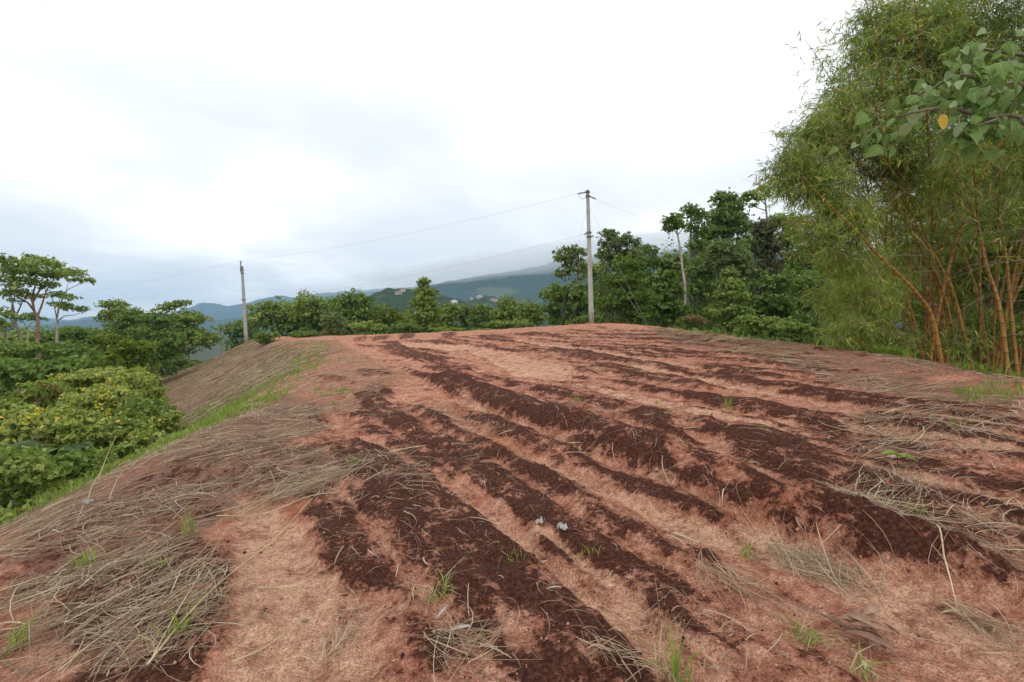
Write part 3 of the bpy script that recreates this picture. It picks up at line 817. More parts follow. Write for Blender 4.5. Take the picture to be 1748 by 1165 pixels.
GB = 'trees behind the far edge of the cleared ground'
GR = 'trees on the right behind the taller pole'
GL = 'trees on the left beyond the hollow'
GS = 'shrubs in the left hollow'
T_ = [
 # far edge, left to right
 (66, [(465,538,34,26),(492,548,24,28),(442,556,24,22)], 'g_mid', 'round-crowned green tree right behind the shorter pole', GB, {}),
 (72, [(400,566,24,16),(425,572,18,14)], 'g_dark', 'low dark tree seen just left of the shorter pole', GB, {}),
 (64, [(528,524,27,22),(548,538,26,26),(515,546,18,22)], 'g_mid', 'broad dark green tree between the shorter pole and the domed tree', GB, {}),
 (62, [(606,517,23,19),(620,536,27,26),(588,540,24,28),(604,552,30,20)], 'g_dark', 'dark domed tree left of the conical tree', GB, {}),
 (70, [(575,522,18,16),(570,540,20,20)], 'g_olive', 'olive tree filling the gap behind the pale leaning tree', GB, {}),
 (50, [(566,545,17,11),(584,554,13,10),(556,556,10,8)], 'g_grey', 'small pale grey-green tree with a leaning trunk on the far edge', GB, {'base_px': 545, 'bark': 'bark_pale', 'dens': .8}),
 (60, [(664,542,20,20),(684,552,20,18),(648,552,16,16)], 'g_yel', 'loose yellow-green tree left of the conical tree', GB, {'dens': .7}),
 (48, [(723,487,11,13),(725,505,19,17),(724,525,25,19),(727,545,28,18),(728,560,26,12)], 'g_mid', 'tall conical green tree in the middle of the far edge', GB, {'clump': .19}),
 (58, [(762,543,20,18),(770,528,14,10)], 'g_mid', 'small green tree right behind the conical tree', GB, {}),
 (60, [(792,534,20,14),(802,548,22,16)], 'g_grey', 'greyish tree between the conical tree and the bushy far trees', GB, {}),
 (54, [(826,538,21,18),(842,548,22,16),(815,552,18,14)], 'g_dark', 'dark bushy tree below the red-roofed houses', GB, {}),
 (52, [(866,522,17,15),(862,540,22,18),(884,546,20,16)], 'g_mid', 'fresh green bushy tree in front of the mountain', GB, {}),
 (50, [(902,532,20,16),(915,546,18,14),(892,552,20,10)], 'g_mid', 'bushy green tree left of the dark tree by the taller pole', GB, {}),
 (44, [(944,546,14,8),(958,549,10,6)], 'g_bright', 'low bright green bush left of the taller pole', GB, {}),
 (46, [(460,574,18,8),(448,578,12,6)], 'g_bright', 'low bright green bush at the foot of the round-crowned tree', GB, {}),
 (48, [(512,573,20,7),(535,573,12,6)], 'g_bright', 'light green bush on the far edge below the broad dark tree', GB, {}),
 (46, [(620,560,24,10),(645,562,18,8)], 'g_mid', 'low green bush under the domed tree', GB, {}),
 (45, [(690,560,20,9),(708,564,14,6)], 'g_bright', 'low leafy bush left of the conical tree foot', GB, {}),
 (44, [(850,556,22,9),(885,556,20,8)], 'g_mid', 'low hedge-like bush along the far edge right of the palm fronds', GB, {}),
 # right group
 (42, [(966,442,22,20),(988,432,16,12),(986,464,22,20),(962,470,14,14)], 'g_grey', 'open large-leaved tree left of the taller pole top', GR, {'base_px': 985, 'leaf': .27, 'dens': .75, 'skirt': False}),
 (41, [(960,506,34,20),(988,522,32,24),(945,530,24,18),(985,500,20,18)], 'g_dark', 'dark spreading tree left of the taller pole foot', GR, {'leaf': .26}),
 (54, [(1040,403,15,12),(1058,420,30,18),(1040,440,22,20),(1070,445,28,20)], 'g_grey', 'tall grey-green tree rising right of the taller pole', GR, {}),
 (58, [(1096,432,24,14),(1085,450,24,18)], 'g_dark', 'dark flat-topped tree behind the grey-green tree', GR, {}),
 (38, [(1072,455,26,18),(1066,485,34,24),(1080,515,36,24),(1048,525,28,22),(1088,540,26,14)], 'g_olive', 'vine-covered olive tree just right of the taller pole', GR, {'clump': .19}),
 (33, [(1010,546,16,8),(990,548,14,6)], 'g_bright', 'bright green shrub at the foot of the taller pole', GR, {}),
 (40, [(1138,478,22,18),(1142,500,26,22),(1128,525,26,24),(1152,535,24,18)], 'g_bright', 'bright green round tree below the slender pale trunk', GR, {'leaf': .24}),
 (60, [(1122,452,26,16),(1150,455,24,18),(1170,450,20,16)], 'g_mid', 'distant green tree behind the slender pale trunk', GR, {}),
 (46, [(1180,362,17,12),(1192,372,18,12),(1190,395,20,20),(1190,425,18,24)], 'g_olive', 'slender olive tree next to the pale trunk', GR, {'dens': .7, 'skirt': False}),
 (50, [(1236,342,22,14),(1245,358,28,16),(1238,378,34,20),(1222,402,28,18),(1262,395,30,20)], 'g_dark', 'tallest dark tree of the right group', GR, {}),
 (54, [(1336,382,26,16),(1360,388,20,15),(1348,412,28,22)], 'g_mid', 'round green tree behind the bamboo edge', GR, {}),
 (46, [(1304,398,20,20),(1308,430,24,26),(1314,470,26,30)], 'g_vine', 'brownish vine-draped tree left of the bamboo', GR, {'leaf': .17, 'dens': 1.2}),
 (42, [(1232,428,26,18),(1256,448,28,22),(1222,452,18,20),(1270,470,22,20)], 'g_grey', 'pale green tree in front of the tallest dark tree', GR, {}),
 (36, [(1245,468,14,12),(1248,488,24,14),(1248,510,32,18),(1246,535,38,20)], 'g_mid', 'cone-shaped green tree in front of the right group', GR, {'clump': .19}),
 (44, [(1192,470,24,28),(1200,505,28,28),(1196,540,26,16)], 'g_dark', 'dark tree between the pale trunk and the cone-shaped tree', GR, {}),
 (41, [(1330,490,36,26),(1318,522,34,24),(1350,535,34,22)], 'g_dark', 'dark tree left of the bamboo', GR, {}),
 (37, [(1388,490,30,26),(1395,525,32,28),(1375,550,28,16)], 'g_dark', 'dark tree right against the bamboo clump', GR, {}),
 (56, [(1290,430,36,30),(1400,440,30,30),(1370,460,36,30)], 'g_mid', 'green tree at the back of the right group', GR, {}),
 (30, [(1300,553,26,12),(1275,548,18,10)], 'g_mid', 'low green bush on the edge right of the yellow-leaved bush', GR, {}),
 (27, [(1345,560,26,12),(1375,566,18,9)], 'g_mid', 'low bush at the left foot of the bamboo', GR, {}),
 (33, [(1183,545,18,8),(1200,551,12,6)], 'g_rust', 'low bush with yellowish and rusty leaves on the far edge', GR, {'dens': .35, 'skirt': False}),
 (34, [(1182,549,22,9)], 'g_yel', 'yellow-green bush around the rusty-leaved bush', GR, {'dens': .7}),
 (64, [(1015,470,26,24),(1030,500,34,26),(1000,520,30,22)], 'g_mid', 'green tree filling the gap directly behind the taller pole', GR, {}),
 (62, [(1105,490,30,24),(1120,520,34,24)], 'g_dark', 'dark tree in the gap between the olive tree and the bright round tree', GR, {}),
 (64, [(1215,440,30,36),(1180,480,30,30)], 'g_mid', 'green tree far behind the slender olive tree', GR, {}),
 (60, [(1285,480,34,34),(1270,520,34,26)], 'g_dark', 'dark tree filling the gap behind the cone-shaped tree', GR, {}),
 (50, [(1425,470,34,40),(1440,530,34,30)], 'g_dark', 'dark tree seen between the right group and the bamboo', GR, {}),
 (66, [(650,545,26,16),(700,548,26,14),(745,548,22,14)], 'g_dark', 'dark low tree far behind the conical tree', GB, {}),
 (66, [(560,552,40,16),(500,560,34,14)], 'g_dark', 'dark low tree far behind the pale leaning tree', GB, {}),
 (21, [(1500,500,50,50),(1560,520,50,44),(1470,540,40,34)], 'g_dark', 'dark tree seen through the left part of the bamboo', GR, {'leaf': .13}),
 (20, [(1640,470,60,60),(1600,370,56,50),(1690,320,60,60),(1700,530,60,50),(1620,550,56,36)], 'g_dark', 'dark tree hidden behind the bamboo culms', GR, {'leaf': .13}),
 (22, [(1740,440,50,70),(1750,280,50,60),(1770,520,50,50)], 'g_dark', 'dark tree behind the bamboo at the right border', GR, {'leaf': .13}),
 # left group
 (60, [(193,522,22,9),(205,535,24,12),(185,545,20,10)], 'g_mid', 'layered tree right of the flat-topped trees', GL, {'dens': .7}),
 (52, [(232,546,28,18),(222,565,28,20)], 'g_dark', 'dark rounded tree behind the left hollow', GL, {}),
 (48, [(272,550,26,18),(262,575,34,22),(285,590,30,24)], 'g_dark', 'large dark green tree in the middle of the left woods', GL, {}),
 (58, [(322,548,28,18),(315,572,34,24),(345,585,30,20),(285,606,34,20)], 'g_mid', 'broad green tree left of the straw slope', GL, {}),
 (58, [(296,522,20,5),(310,518,14,5),(282,528,14,5)], 'g_mid', 'thin flat-topped tree poking above the left woods', GL, {'dens': .6, 'skirt': False}),
 (58, [(30,578,46,12),(75,580,40,12)], 'g_mid', 'distant green tree behind the flat-topped trunks', GL, {}),
 (56, [(130,572,40,13),(165,585,34,16)], 'g_dark', 'distant dark tree right of the flat-topped trunks', GL, {}),
 (40, [(182,582,26,13),(196,600,28,16),(165,600,22,14)], 'g_yel', 'yellow-green tree in front of the dark left woods', GL, {}),
 (36, [(110,602,36,18),(140,615,34,18)], 'g_dark', 'dark green tree right of the reddish trunk', GL, {}),
 (34, [(25,600,40,18),(10,625,40,20)], 'g_mid', 'green tree at the left border below the trunks', GL, {}),
 (24, [(30,642,48,26),(85,640,44,22),(130,628,40,18)], 'g_dark', 'dark leafy thicket tree in front of the trunks', GL, {'leaf': .14}),
]
for i, (Y, lob, mat, label, grp, kw) in enumerate(T_):
    low = 'bush' in label or 'shrub' in label
    tree('bush' if low else 'broadleaf_tree', label, 'bush' if low else 'tree', Y, lob, mat, group=grp, **kw)

# ---- trees drawn limb by limb: (trunk path px), limbs px, flat leaf plates px
def limb_tree(name, label, Y, trunk, limbs, plates, mat, bark, grp, r0, leaf, dens=.5, clump=.30):
    p0 = at(*trunk[0], Y); base = Vector((p0.x, Y, float(zg(p0.x, Y)[0]) - .1))
    e = empty(name, base, label, 'tree', grp)
    tp = spline([base] + [at(x, y, Y) for x, y in trunk], 14)
    tb = Tubes(); tb.add(tp, np.linspace(r0, r0 * .45, 14), 7)
    link('trunk', tb.mesh('trunk', M[bark], base), e)
    for i, L in enumerate(limbs):
        dy = ((i * 7) % 5 - 2) * .35
        pts = [at(x, y, Y + dy * (k / max(1, len(L) - 1))) for k, (x, y) in enumerate(L)]
        lt = Tubes(); lt.add(spline(pts, 9), np.linspace(r0 * .5, r0 * .12, 9), 5)
        link('limb', lt.mesh('limb', M[bark], base), e)
    if plates:
        lobes = []
        for i, (cx, cy, rx, ry) in enumerate(plates):
            s = Y / FPX; c = at(cx, cy, Y + ((i * 5) % 7 - 3) * .4)
            lobes.append((c, rx * s, rx * s * .9, ry * s * 1.35))
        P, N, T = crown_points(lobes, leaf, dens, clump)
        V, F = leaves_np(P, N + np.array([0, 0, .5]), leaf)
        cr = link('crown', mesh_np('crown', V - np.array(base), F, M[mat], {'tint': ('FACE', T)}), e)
        cr['kind'] = 'stuff'
    return e
limb_tree('flat_topped_tree', 'tall flat-topped tree with a reddish trunk at the far left', 42,
    [(66,616),(63,575),(65,548),(58,530)],
    [[(58,530),(54,512),(40,495),(25,480)],[(58,530),(56,505),(62,480),(58,458)],[(62,545),(72,520),(80,495),(98,470)],[(56,515),(66,498),(78,482),(85,462)],[(58,530),(45,515),(30,508)]],
    [(38,452,30,8),(62,447,28,8),(88,455,22,9),(60,466,40,9),(92,474,18,8),(40,480,28,8),(68,488,26,7),(30,500,20,7),(58,508,18,6)], 'g_mid', 'bark_red', GL, .20, .17)
limb_tree('flat_topped_tree', 'flat-topped tree with spreading tips right of the reddish trunk', 47,
    [(97,590),(98,560),(97,545)],
    [[(97,545),(93,525),(88,508),(84,492)],[(97,545),(103,520),(112,500),(118,476)],[(103,520),(112,498),(130,488),(150,480)],[(97,550),(110,540),(128,538),(142,532)],[(97,545),(100,520),(104,505)]],
    [(105,470,18,7),(122,466,20,7),(138,470,12,6),(128,480,14,5),(152,479,11,4),(158,482,6,4),(98,505,18,6),(116,510,14,6),(122,528,20,5),(140,530,12,5),(108,522,14,5),(90,520,10,5)], 'g_mid', 'bark_pale', GL, .13, .17)
limb_tree('flat_topped_tree', 'leaning flat-topped tree at the left border of the photo', 40,
    [(46,622),(38,590),(30,562),(24,545)],
    [[(24,545),(22,520),(12,500),(5,480)],[(24,545),(20,525),(26,500),(22,478)],[(30,562),(18,545),(4,535)],[(24,545),(34,525),(40,512)]],
    [(8,448,18,10),(14,466,20,9),(2,480,18,9),(22,490,14,8),(6,505,22,8),(28,515,14,6),(2,535,16,8),(20,540,12,6),(8,560,18,8)], 'g_mid', 'bark', GL, .16, .17)
limb_tree('slender_tree', 'thin leaning grey stem left of the reddish trunk', 38,
    [(38,628),(24,600),(10,578),(-4,562)], [[(10,578),(4,560),(-6,548)]], [(-6,552,14,8),(2,566,8,5)], 'g_dark', 'bark', GL, .11, .17)
limb_tree('slender_tree', 'short pale stem between the two flat-topped trunks', 50,
    [(47,595),(48,575),(46,562)], [[(46,562),(40,550),(34,545)],[(46,562),(55,550),(64,546)]], [(36,545,14,5),(64,546,14,5),(50,540,12,5)], 'g_dark', 'bark_pale', GL, .12, .2)
limb_tree('slender_tree', 'slender tree with a pale straight trunk and small dark crown', 40,
    [(1169,500),(1165,460),(1161,425),(1156,398)],
    [[(1157,402),(1150,392),(1142,386)],[(1156,398),(1156,388),(1154,378)],[(1157,402),(1164,392),(1170,384)]],
    [(1146,380,15,9),(1158,374,11,8),(1144,392,13,7),(1162,388,11,8)], 'g_dark', 'bark_pale', GR, .13, .19, 1.0)
limb_tree('slender_tree', 'sparse tall tree with bare upper stem beside the bamboo top', 50,
    [(1312,430),(1310,385),(1308,360),(1306,342)],
    [[(1307,350),(1298,342),(1285,338)],[(1306,342),(1304,334),(1302,326)],[(1308,360),(1296,356),(1284,352)]],
    [(1282,334,14,6),(1300,326,10,8),(1294,340,12,6),(1270,342,10,5),(1308,334,8,7),(1284,352,8,4)], 'g_mid', 'bark', GR, .14, .22, .8)
limb_tree('bare_tree', 'small pale leafless tree just left of the shorter pole', 60,
    [(379,596),(377,582),(376,574)],
    [[(376,574),(368,567),(358,564),(350,566)],[(376,574),(372,560),(362,550),(360,545)],[(376,574),(382,564),(390,560),(398,561)],[(382,564),(384,552),(390,545)],[(378,588),(370,584),(366,580)],[(380,590),(388,586),(392,580)],[(364,552),(370,545)]],
    None, 'g_mid', 'bark_pale', GL, .11, .2)

# ---------------------------------------------------------------- shrubs in the left hollow
S_ = [
 (24, [(228,600,32,20),(212,622,36,20),(228,636,32,18)], 'g_yel', .11, .8, 'tall feathery yellow-green shrub at the back of the hollow'),
 (19, [(150,648,40,16),(195,645,44,18),(120,655,30,14)], 'g_shrub', 0.063, 1.0, 'mid-green shrub in front of the feathery yellow-green one'),
 (17, [(228,655,36,18),(256,672,26,16)], 'g_shrub', 0.059, 1.0, 'green shrub touching the foot of the straw slope'),
 (13.5, [(72,672,34,18),(60,690,38,20),(105,688,30,18)], 'g_mid', 0.096, 1.0, 'broad-leaved shrub with rusty young tips at the left'),
 (13, [(180,682,46,22),(150,700,50,22),(215,700,36,20)], 'g_shrub', 0.056, 1.0, 'shrub with scattered yellow blooms in the middle of the hollow'),
 (12.5, [(248,702,34,22),(268,716,26,16),(240,722,34,18)], 'g_mid', 0.044, 1.0, 'small-leaved green shrub below the straw slope'),
 (9.5, [(28,722,50,26),(60,738,46,24),(0,750,44,30)], 'g_shrub', 0.056, 1.0, 'bright leafy shrub at the left border'),
 (9.8, [(118,728,46,26),(150,745,44,24),(100,755,44,20)], 'g_shrub', 0.052, 1.0, 'leafy shrub behind the fern'),
 (10.5, [(210,735,40,24),(190,755,40,20),(235,745,30,16)], 'g_mid', 0.044, 1.0, 'dark-based green shrub right of the fern'),
 (6.6, [(20,800,54,34),(0,835,50,24),(60,815,40,26)], 'g_mid', 0.044, 1.0, 'dark weedy shrub at the lower left border'),
 (7.4, [(110,800,44,26),(140,795,36,20),(85,825,34,18)], 'g_dark', 0.041, 1.0, 'dark weedy shrub under the fern'),
 (12.2, [(276,724,24,14),(296,710,16,9)], 'g_shrub', .05, 1.0, 'low shrub in the corner where the bank meets the plateau edge'),
 (8.8, [(188,778,28,14),(212,768,20,10)], 'g_mid', .045, 1.0, 'low shrub right behind the standing dry reed'),
 (10.2, [(246,750,28,13)], 'g_shrub', .045, 1.0, 'small bright shrub along the plateau edge'),
 (7.0, [(60,850,40,22),(110,835,34,16)], 'g_shrub', .045, 1.0, 'leafy weeds against the grassy edge at the left'),
]
def shrub_extra(kind):
    def f(e, base, lobes):
        pts, nn = [], []
        nclu = 30 if kind == 'rust' else 16
        for i in range(nclu):
            c, rx, ry, rz = random.choice(lobes)
            a = random.uniform(math.pi, 2 * math.pi); el = random.uniform(.25, 1.2)
            d = Vector((math.cos(a) * math.cos(el), math.sin(a) * math.cos(el), math.sin(el)))
            p = np.array(c + Vector((d.x * rx, d.y * ry, d.z * rz)) * 1.08)
            k = 6 if kind == 'rust' else 9
            pts.append(p + rng.normal(size=(k, 3)) * (.05 if kind == 'rust' else .04))
            nn.append(rng.normal(size=(k, 3)) + np.array(d) * .6)
        P = np.concatenate(pts); N = np.concatenate(nn)
        V, F = leaves_np(P, N, .07 if kind == 'rust' else .036, 1.9 if kind == 'rust' else 1.3)
        nm = 'young_leaves' if kind == 'rust' else 'blossom'
        o = link(nm, mesh_np(nm, V - np.array(base), F, M['g_rust' if kind == 'rust' else 'g_flower'], {'tint': ('FACE', rng.random(len(F)) * .9)}), e)
        o['kind'] = 'stuff'
    return f
for Y, lob, mat, leaf, dens, label in S_:
    ex = shrub_extra('rust') if 'rusty' in label else (shrub_extra('flower') if 'blooms' in label else None)
    tree('shrub', label, 'shrub', Y, lob, mat, leaf=leaf, dens=dens, clump=.18, group=GS, tr=.03, extra=ex, elong=1.9, hi=.012)
# pale yellow flower spray
def flower_spray(px, py, Y, label, n, size):
    p = at(px, py, Y); b = Vector((p.x, Y, float(zg(p.x, Y)[0])))
    e = empty('flowering_stem', b, label, 'flowers', 'yellow flowers in the left hollow')
    tb = Tubes(); tips = []
    for i in range(7):
        tip = p + Vector((random.gauss(0, .14), random.gauss(0, .08), random.gauss(.02, .12)))
        tb.add(bezier(b, b * .3 + p * .7, tip, 6), np.linspace(.008, .003, 6), 4); tips.append(np.array(tip))
    link('stem', tb.mesh('stem', M['bark'], b), e)
    for t in tips:
        P = t + rng.normal(size=(n, 3)) * np.array([.025, .025, .05])
        V, F = leaves_np(P, rng.normal(size=(n, 3)) + np.array([0, -.8, .5]), size, 1.5)
        o = link('flower_head', mesh_np('flower_head', V - np.array(b), F, M['g_flower'], {'tint': ('FACE', rng.random(len(F)) * .9)}), e)
        o['kind'] = 'stuff'
flower_spray(64, 716, 8.6, 'pale yellow flower spray at the left', 9, .036)
flower_spray(178, 708, 11.5, 'lemon yellow flower cluster in the middle of the green hollow', 9, .04)
flower_spray(168, 680, 12.0, 'yellow flower cluster higher up in the green hollow', 7, .036)
# fern
def fern(px, py, Y, label, n, L):
    p = at(px, py, Y); b = Vector((p.x, Y, float(zg(p.x, Y)[0])))
    e = empty('fern', b, label, 'fern')
    for i in range(n):
        a = -math.pi * (i + .5) / n + random.uniform(-.2, .2)
        d = Vector((math.cos(a), math.sin(a) * .7, 0))
        l = L * random.uniform(.8, 1.15)
        path = bezier(b, p * 1.0 + d * l * .3 + Vector((0, 0, .28)), p + d * l + Vector((0, 0, -.12)), 40)
        tg = np.gradient(path, axis=0); tg /= np.linalg.norm(tg, axis=1)[:, None]
        V = []; 
        for k in range(14, 40):
            s = np.cross(tg[k], [0, 0, 1.0]); s /= np.linalg.norm(s) + 1e-9
            wl = .22 * math.sin(math.pi * min(1, (k - 12) / 27) ** .8) + .02
            for sg in (-1, 1):
                q = path[k]; tip = q + sg * s * wl + tg[k] * wl * .35 + np.array([0, 0, -.05 * wl])
                m_ = (q + tip) * .5; o_ = tg[k] * .016
                V += [q, m_ + o_, tip, m_ - o_]
        V = np.array(V); F = np.arange(len(V)).reshape(-1, 4)
        link('frond', mesh_np('frond', V - np.array(b), F, M['g_fern'], {'tint': ('FACE', rng.uniform(.2, .9, len(F)))}), e)
fern(92, 752, 7.9, 'pale green fern arching over the near edge of the hollow', 11, .75)
# plantain / palm fronds on the far edge
def frond_plant(px, py, Y, label, n, L):
    p = at(px, py, Y); b = Vector((p.x, Y, float(zg(p.x, Y)[0])))
    e = empty('palm_plant', b, label, 'palm', 'young palms on the far edge')
    for i in range(n):
        a = math.pi * 2 * i / n + random.uniform(-.3, .3)
        d = Vector((math.cos(a), math.sin(a) * .6, 0)); l = L * random.uniform(.8, 1.2)
        path = bezier(b, p + d * l * .25 + Vector((0, 0, 1.0)), p + d * l + Vector((0, 0, .1)), 30)
        tg = np.gradient(path, axis=0); tg /= np.linalg.norm(tg, axis=1)[:, None]
        V = []
        for k in range(9, 30):
            s = np.cross(tg[k], [0, 0, 1.0]); s /= np.linalg.norm(s) + 1e-9
            wl = .42 * math.sin(math.pi * (k - 7) / 24) + .05
            for sg in (-1, 1):
                q = path[k]; tip = q + sg * s * wl + tg[k] * wl * .5 + np.array([0, 0, -.35 * wl]); m_ = (q + tip) * .5
                V += [q, m_ + tg[k] * .04, tip, m_ - tg[k] * .04]
        V = np.array(V); F = np.arange(len(V)).reshape(-1, 4)
        link('frond', mesh_np('frond', V - np.array(b), F, M['g_yel'], {'tint': ('FACE', rng.uniform(.2, .9, len(F)))}), e)
frond_plant(762, 566, 42, 'young palm with upright fronds at the far edge right of the conical tree', 8, 1.6)
frond_plant(808, 566, 42, 'young palm with arching fronds further right on the far edge', 8, 1.8)

# ---------------------------------------------------------------- bamboo clump
def build_bamboo():
    bc = Vector((11.0, 11.6, float(zg(11.0, 11.6)[0])))
    e = empty('bamboo_clump', bc, 'huge clump of orange-yellow bamboo with feathery foliage at the right edge', 'bamboo')
    # culm material: yellow-orange with green streaks
    m, nt, o = new_mat('bamboo_culm'); k = NT(nt)
    p = k.n('ShaderNodeBsdfPrincipled'); tc = k.n('ShaderNodeTexCoord'); oi = k.n('ShaderNodeObjectInfo')
    mpn = k.n('ShaderNodeMapping'); mpn.inputs['Scale'].default_value = (9, 9, .6); k.l(tc.outputs['Object'], mpn.inputs[0])
    f = k.noise(mpn.outputs[0], 2.0, 3, .5)
    c = k.ramp(f, [(.3, (.20,.095,.020)), (.5, (.36,.165,.026)), (.62, (.47,.235,.038)), (.78, (.20,.16,.030))])
    c = k.mix(k.math('MULTIPLY', oi.outputs['Random'], .6), c, (.18,.10,.028))
    c = k.mix(k.math('MULTIPLY', k.attr('node'), .75), c, (.07,.045,.02))
    k.l(c, p.inputs['Base Color']); p.inputs['Roughness'].default_value = .55
    k.l(p.outputs[0], o.inputs[0]); M['culm'] = m
    paths = []
    def culm(path, r):
        path = np.array(path); n = len(path)
        tg = np.gradient(path, axis=0); tg /= np.linalg.norm(tg, axis=1)[:, None]
        base_r = r * (1 - .85 * np.linspace(0, 1, n) ** 1.3)
        pts = np.stack([path - tg * .022, path - tg * .004, path + tg * .012, path + tg * .03], 1).reshape(-1, 3)
        rad = (base_r[:, None] * np.array([1.0, 1.15, 1.10, 1.0])).ravel()
        tb = Tubes(); tb.add(pts, rad, 8, cap=False)
        me = tb.mesh('culm', m, bc)
        a_ = me.attributes.new('node', 'FLOAT', 'POINT')
        a_.data.foreach_set('value', np.repeat(np.tile([0., 1., 1., 0.], n), 8).astype(np.float32))
        link('culm', me, e); paths.append((path, r))
    heroes = [
      ([(1611,606),(1591,544),(1568,505),(1537,472),(1494,431),(1463,395),(1411,346),(1370,300)], 10.2, -.1, .043),
      ([(1728,616),(1707,531),(1684,454),(1669,384),(1640,310),(1600,230)], 10.6, .05, .043),
      ([(1672,600),(1630,510),(1607,459),(1581,415),(1561,379),(1530,340),(1480,270)], 11.6, 0, .040),
      ([(1650,598),(1612,505),(1580,440),(1545,380),(1495,310),(1440,250)], 12.0, 0, .038),
      ([(1585,592),(1555,531),(1530,480),(1505,400),(1470,330),(1410,270)], 12.2, .1, .036),
      ([(1700,604),(1672,520),(1648,440),(1632,360),(1600,260),(1560,160)], 12.2, .1, .038),
      ([(1745,612),(1725,520),(1716,430),(1690,320),(1640,200)], 11.4, .1, .040),
      ([(1630,598),(1598,530),(1560,450),(1500,370),(1430,310)], 12.8, .1, .036),
    ]
    for pts, Y, dy, r in heroes:
        P = [at(x, y, Y + dy * i) for i, (x, y) in enumerate(pts)]
        b = P[0]; P[0] = Vector((b.x, b.y, float(zg(b.x, b.y)[0]) - .1))
        culm(spline(P, 31), r)
    for i in range(120):
        a = random.uniform(0, 2 * math.pi); q = random.random() ** .5
        x = 12.4 + 2.9 * q * math.cos(a); y = 13.2 + 2.6 * q * math.sin(a)
        z0 = float(zg(x, y)[0]) - .1
        az = math.atan2(y - 13.4, x - 12.6) * .6 + random.uniform(-.8, .8)
        dx, dy = math.cos(az) - .55, math.sin(az) * .7 - .1
        nn = math.hypot(dx, dy) + 1e-6; dx /= nn; dy /= nn
        L = random.uniform(7.5, 11); a0 = R(random.uniform(2, 14)); a1 = R(random.uniform(50, 105))
        pts = [Vector((x, y, z0))]; n = 34; ds = L / n
        for s in range(n):
            th = a0 + a1 * (s / n) ** 1.8
            pts.append(pts[-1] + Vector((dx * math.sin(th), dy * math.sin(th), math.cos(th))) * ds)
        A = np.array(pts); uu = A[:, 0] / np.maximum(A[:, 1], .1)
        if uu.min() < .545 or A[:, 1].min() < 8.5: continue
        culm(A, random.uniform(.024, .038))
    # foliage: tufts of narrow drooping leaves on thin twigs
    lobes = [(1440,500,40,50,13,.7),(1470,570,50,26,13.5,.7),(1560,450,60,60,16,.7),(1660,440,70,70,16.5,.8),(1735,520,50,50,16.5,.8),(1490,70,45,60,13,1),(1560,50,70,60,12.5,1),(1650,45,90,60,12.5,1.1),(1730,110,80,90,13,1.1),(1600,140,90,70,12.5,1.2),
      (1480,160,60,50,12.5,1),(1430,215,50,45,12,1),(1385,250,45,38,11.6,1),(1345,285,36,32,11.2,.9),(1500,250,70,50,12,1.2),(1395,315,55,32,11,1),
      (1330,320,22,18,11,.6),(1445,370,50,34,10.8,.9),(1400,400,34,24,10.8,.6),(1440,440,42,38,11.2,.7),(1480,510,50,46,11.8,.95),(1450,565,36,26,11.4,.8),
      (1520,575,40,22,11.4,.6),(1560,310,70,40,12.5,.85),(1650,260,80,55,13,1.0),(1720,280,60,60,13.4,.9),(1530,420,40,40,13.2,.4),
      (1650,390,80,50,14.5,.9),(1640,480,90,60,15.2,1.0),(1720,480,60,60,15.2,1.0),(1600,560,60,36,14,.8),(1690,565,60,36,13.6,.8),(1560,500,50,50,14,.7),
      (1710,380,40,30,12.2,.3),(1640,580,50,20,11.6,.3),(1760,400,60,120,14.5,1),(1800,200,70,120,13,.8),(1820,500,60,90,13.5,.7)]
    PB, DB, TB = [], [], []
    for cx, cy, rx, ry, Y, dn in lobes:
        c = np.array(at(cx, cy, Y)); s = Y / FPX
        n = int(dn * rx * ry * .34)
        q = rng.normal(size=(n, 3)); q /= np.linalg.norm(q, axis=1)[:, None]
        rr = rng.random(n) ** .4
        nc = 14; cl = rng.normal(size=(nc, 3)) * .55; kk = rng.integers(0, nc, n)
        loc = np.where((rng.random(n) < .5)[:, None], q * rr[:, None], cl[kk] + rng.normal(size=(n, 3)) * .2)
        PB.append(c + loc * np.array([rx * s, .9 * (rx + ry) * .5 * s, ry * s]))
        d = rng.normal(size=(n, 3)) * .8 + np.array([-.35, -.25, -.45]) + q * .4
        DB.append(d / np.linalg.norm(d, axis=1)[:, None]); TB.append(np.clip(.45 + rng.normal(0, .15) + rng.normal(0, .18, n), 0, .9))
    # sprays along the culms
    for path, r in paths:
        n = 110; k = ((.38 + .62 * rng.random(n) ** .6) * (len(path) - 1)).astype(int)
        PB.append(np.array(path)[k] + rng.normal(size=(n, 3)) * .33)
        d = rng.normal(size=(n, 3)) * .8 + np.array([-.2, -.2, -.3]); DB.append(d / np.linalg.norm(d, axis=1)[:, None]); TB.append(np.clip(.45 + rng.normal(0, .2, n), 0, .95))
    P = np.concatenate(PB); D = np.concatenate(DB); T = np.concatenate(TB)
    gz = z_base(P[:, 0], P[:, 1]); kp = P[:, 2] > gz + .15
    P, D, T = P[kp], D[kp], T[kp]
    nl = 7
    n = len(P)
    print('bamboo tufts', n)
    Pi = np.repeat(P, nl, 0) + np.repeat(D, nl, 0) * np.tile(np.linspace(0, .24, nl), n)[:, None]
    d = np.repeat(D, nl, 0) + rng.normal(size=(n * nl, 3)) * .55 + np.array([0, 0, -.30]); d /= np.linalg.norm(d, axis=1)[:, None]
    L = rng.uniform(.09, .18, n * nl)[:, None]; W = L * rng.uniform(.055, .085, n * nl)[:, None]
    b = np.cross(d, rng.normal(size=(n * nl, 3))); b /= np.linalg.norm(b, axis=1)[:, None]
    droop = np.array([0, 0, -1.0]) * L * .18
    V = np.stack([Pi, Pi + d * L * .4 + b * W, Pi + d * L + droop, Pi + d * L * .4 - b * W], 1).reshape(-1, 3)
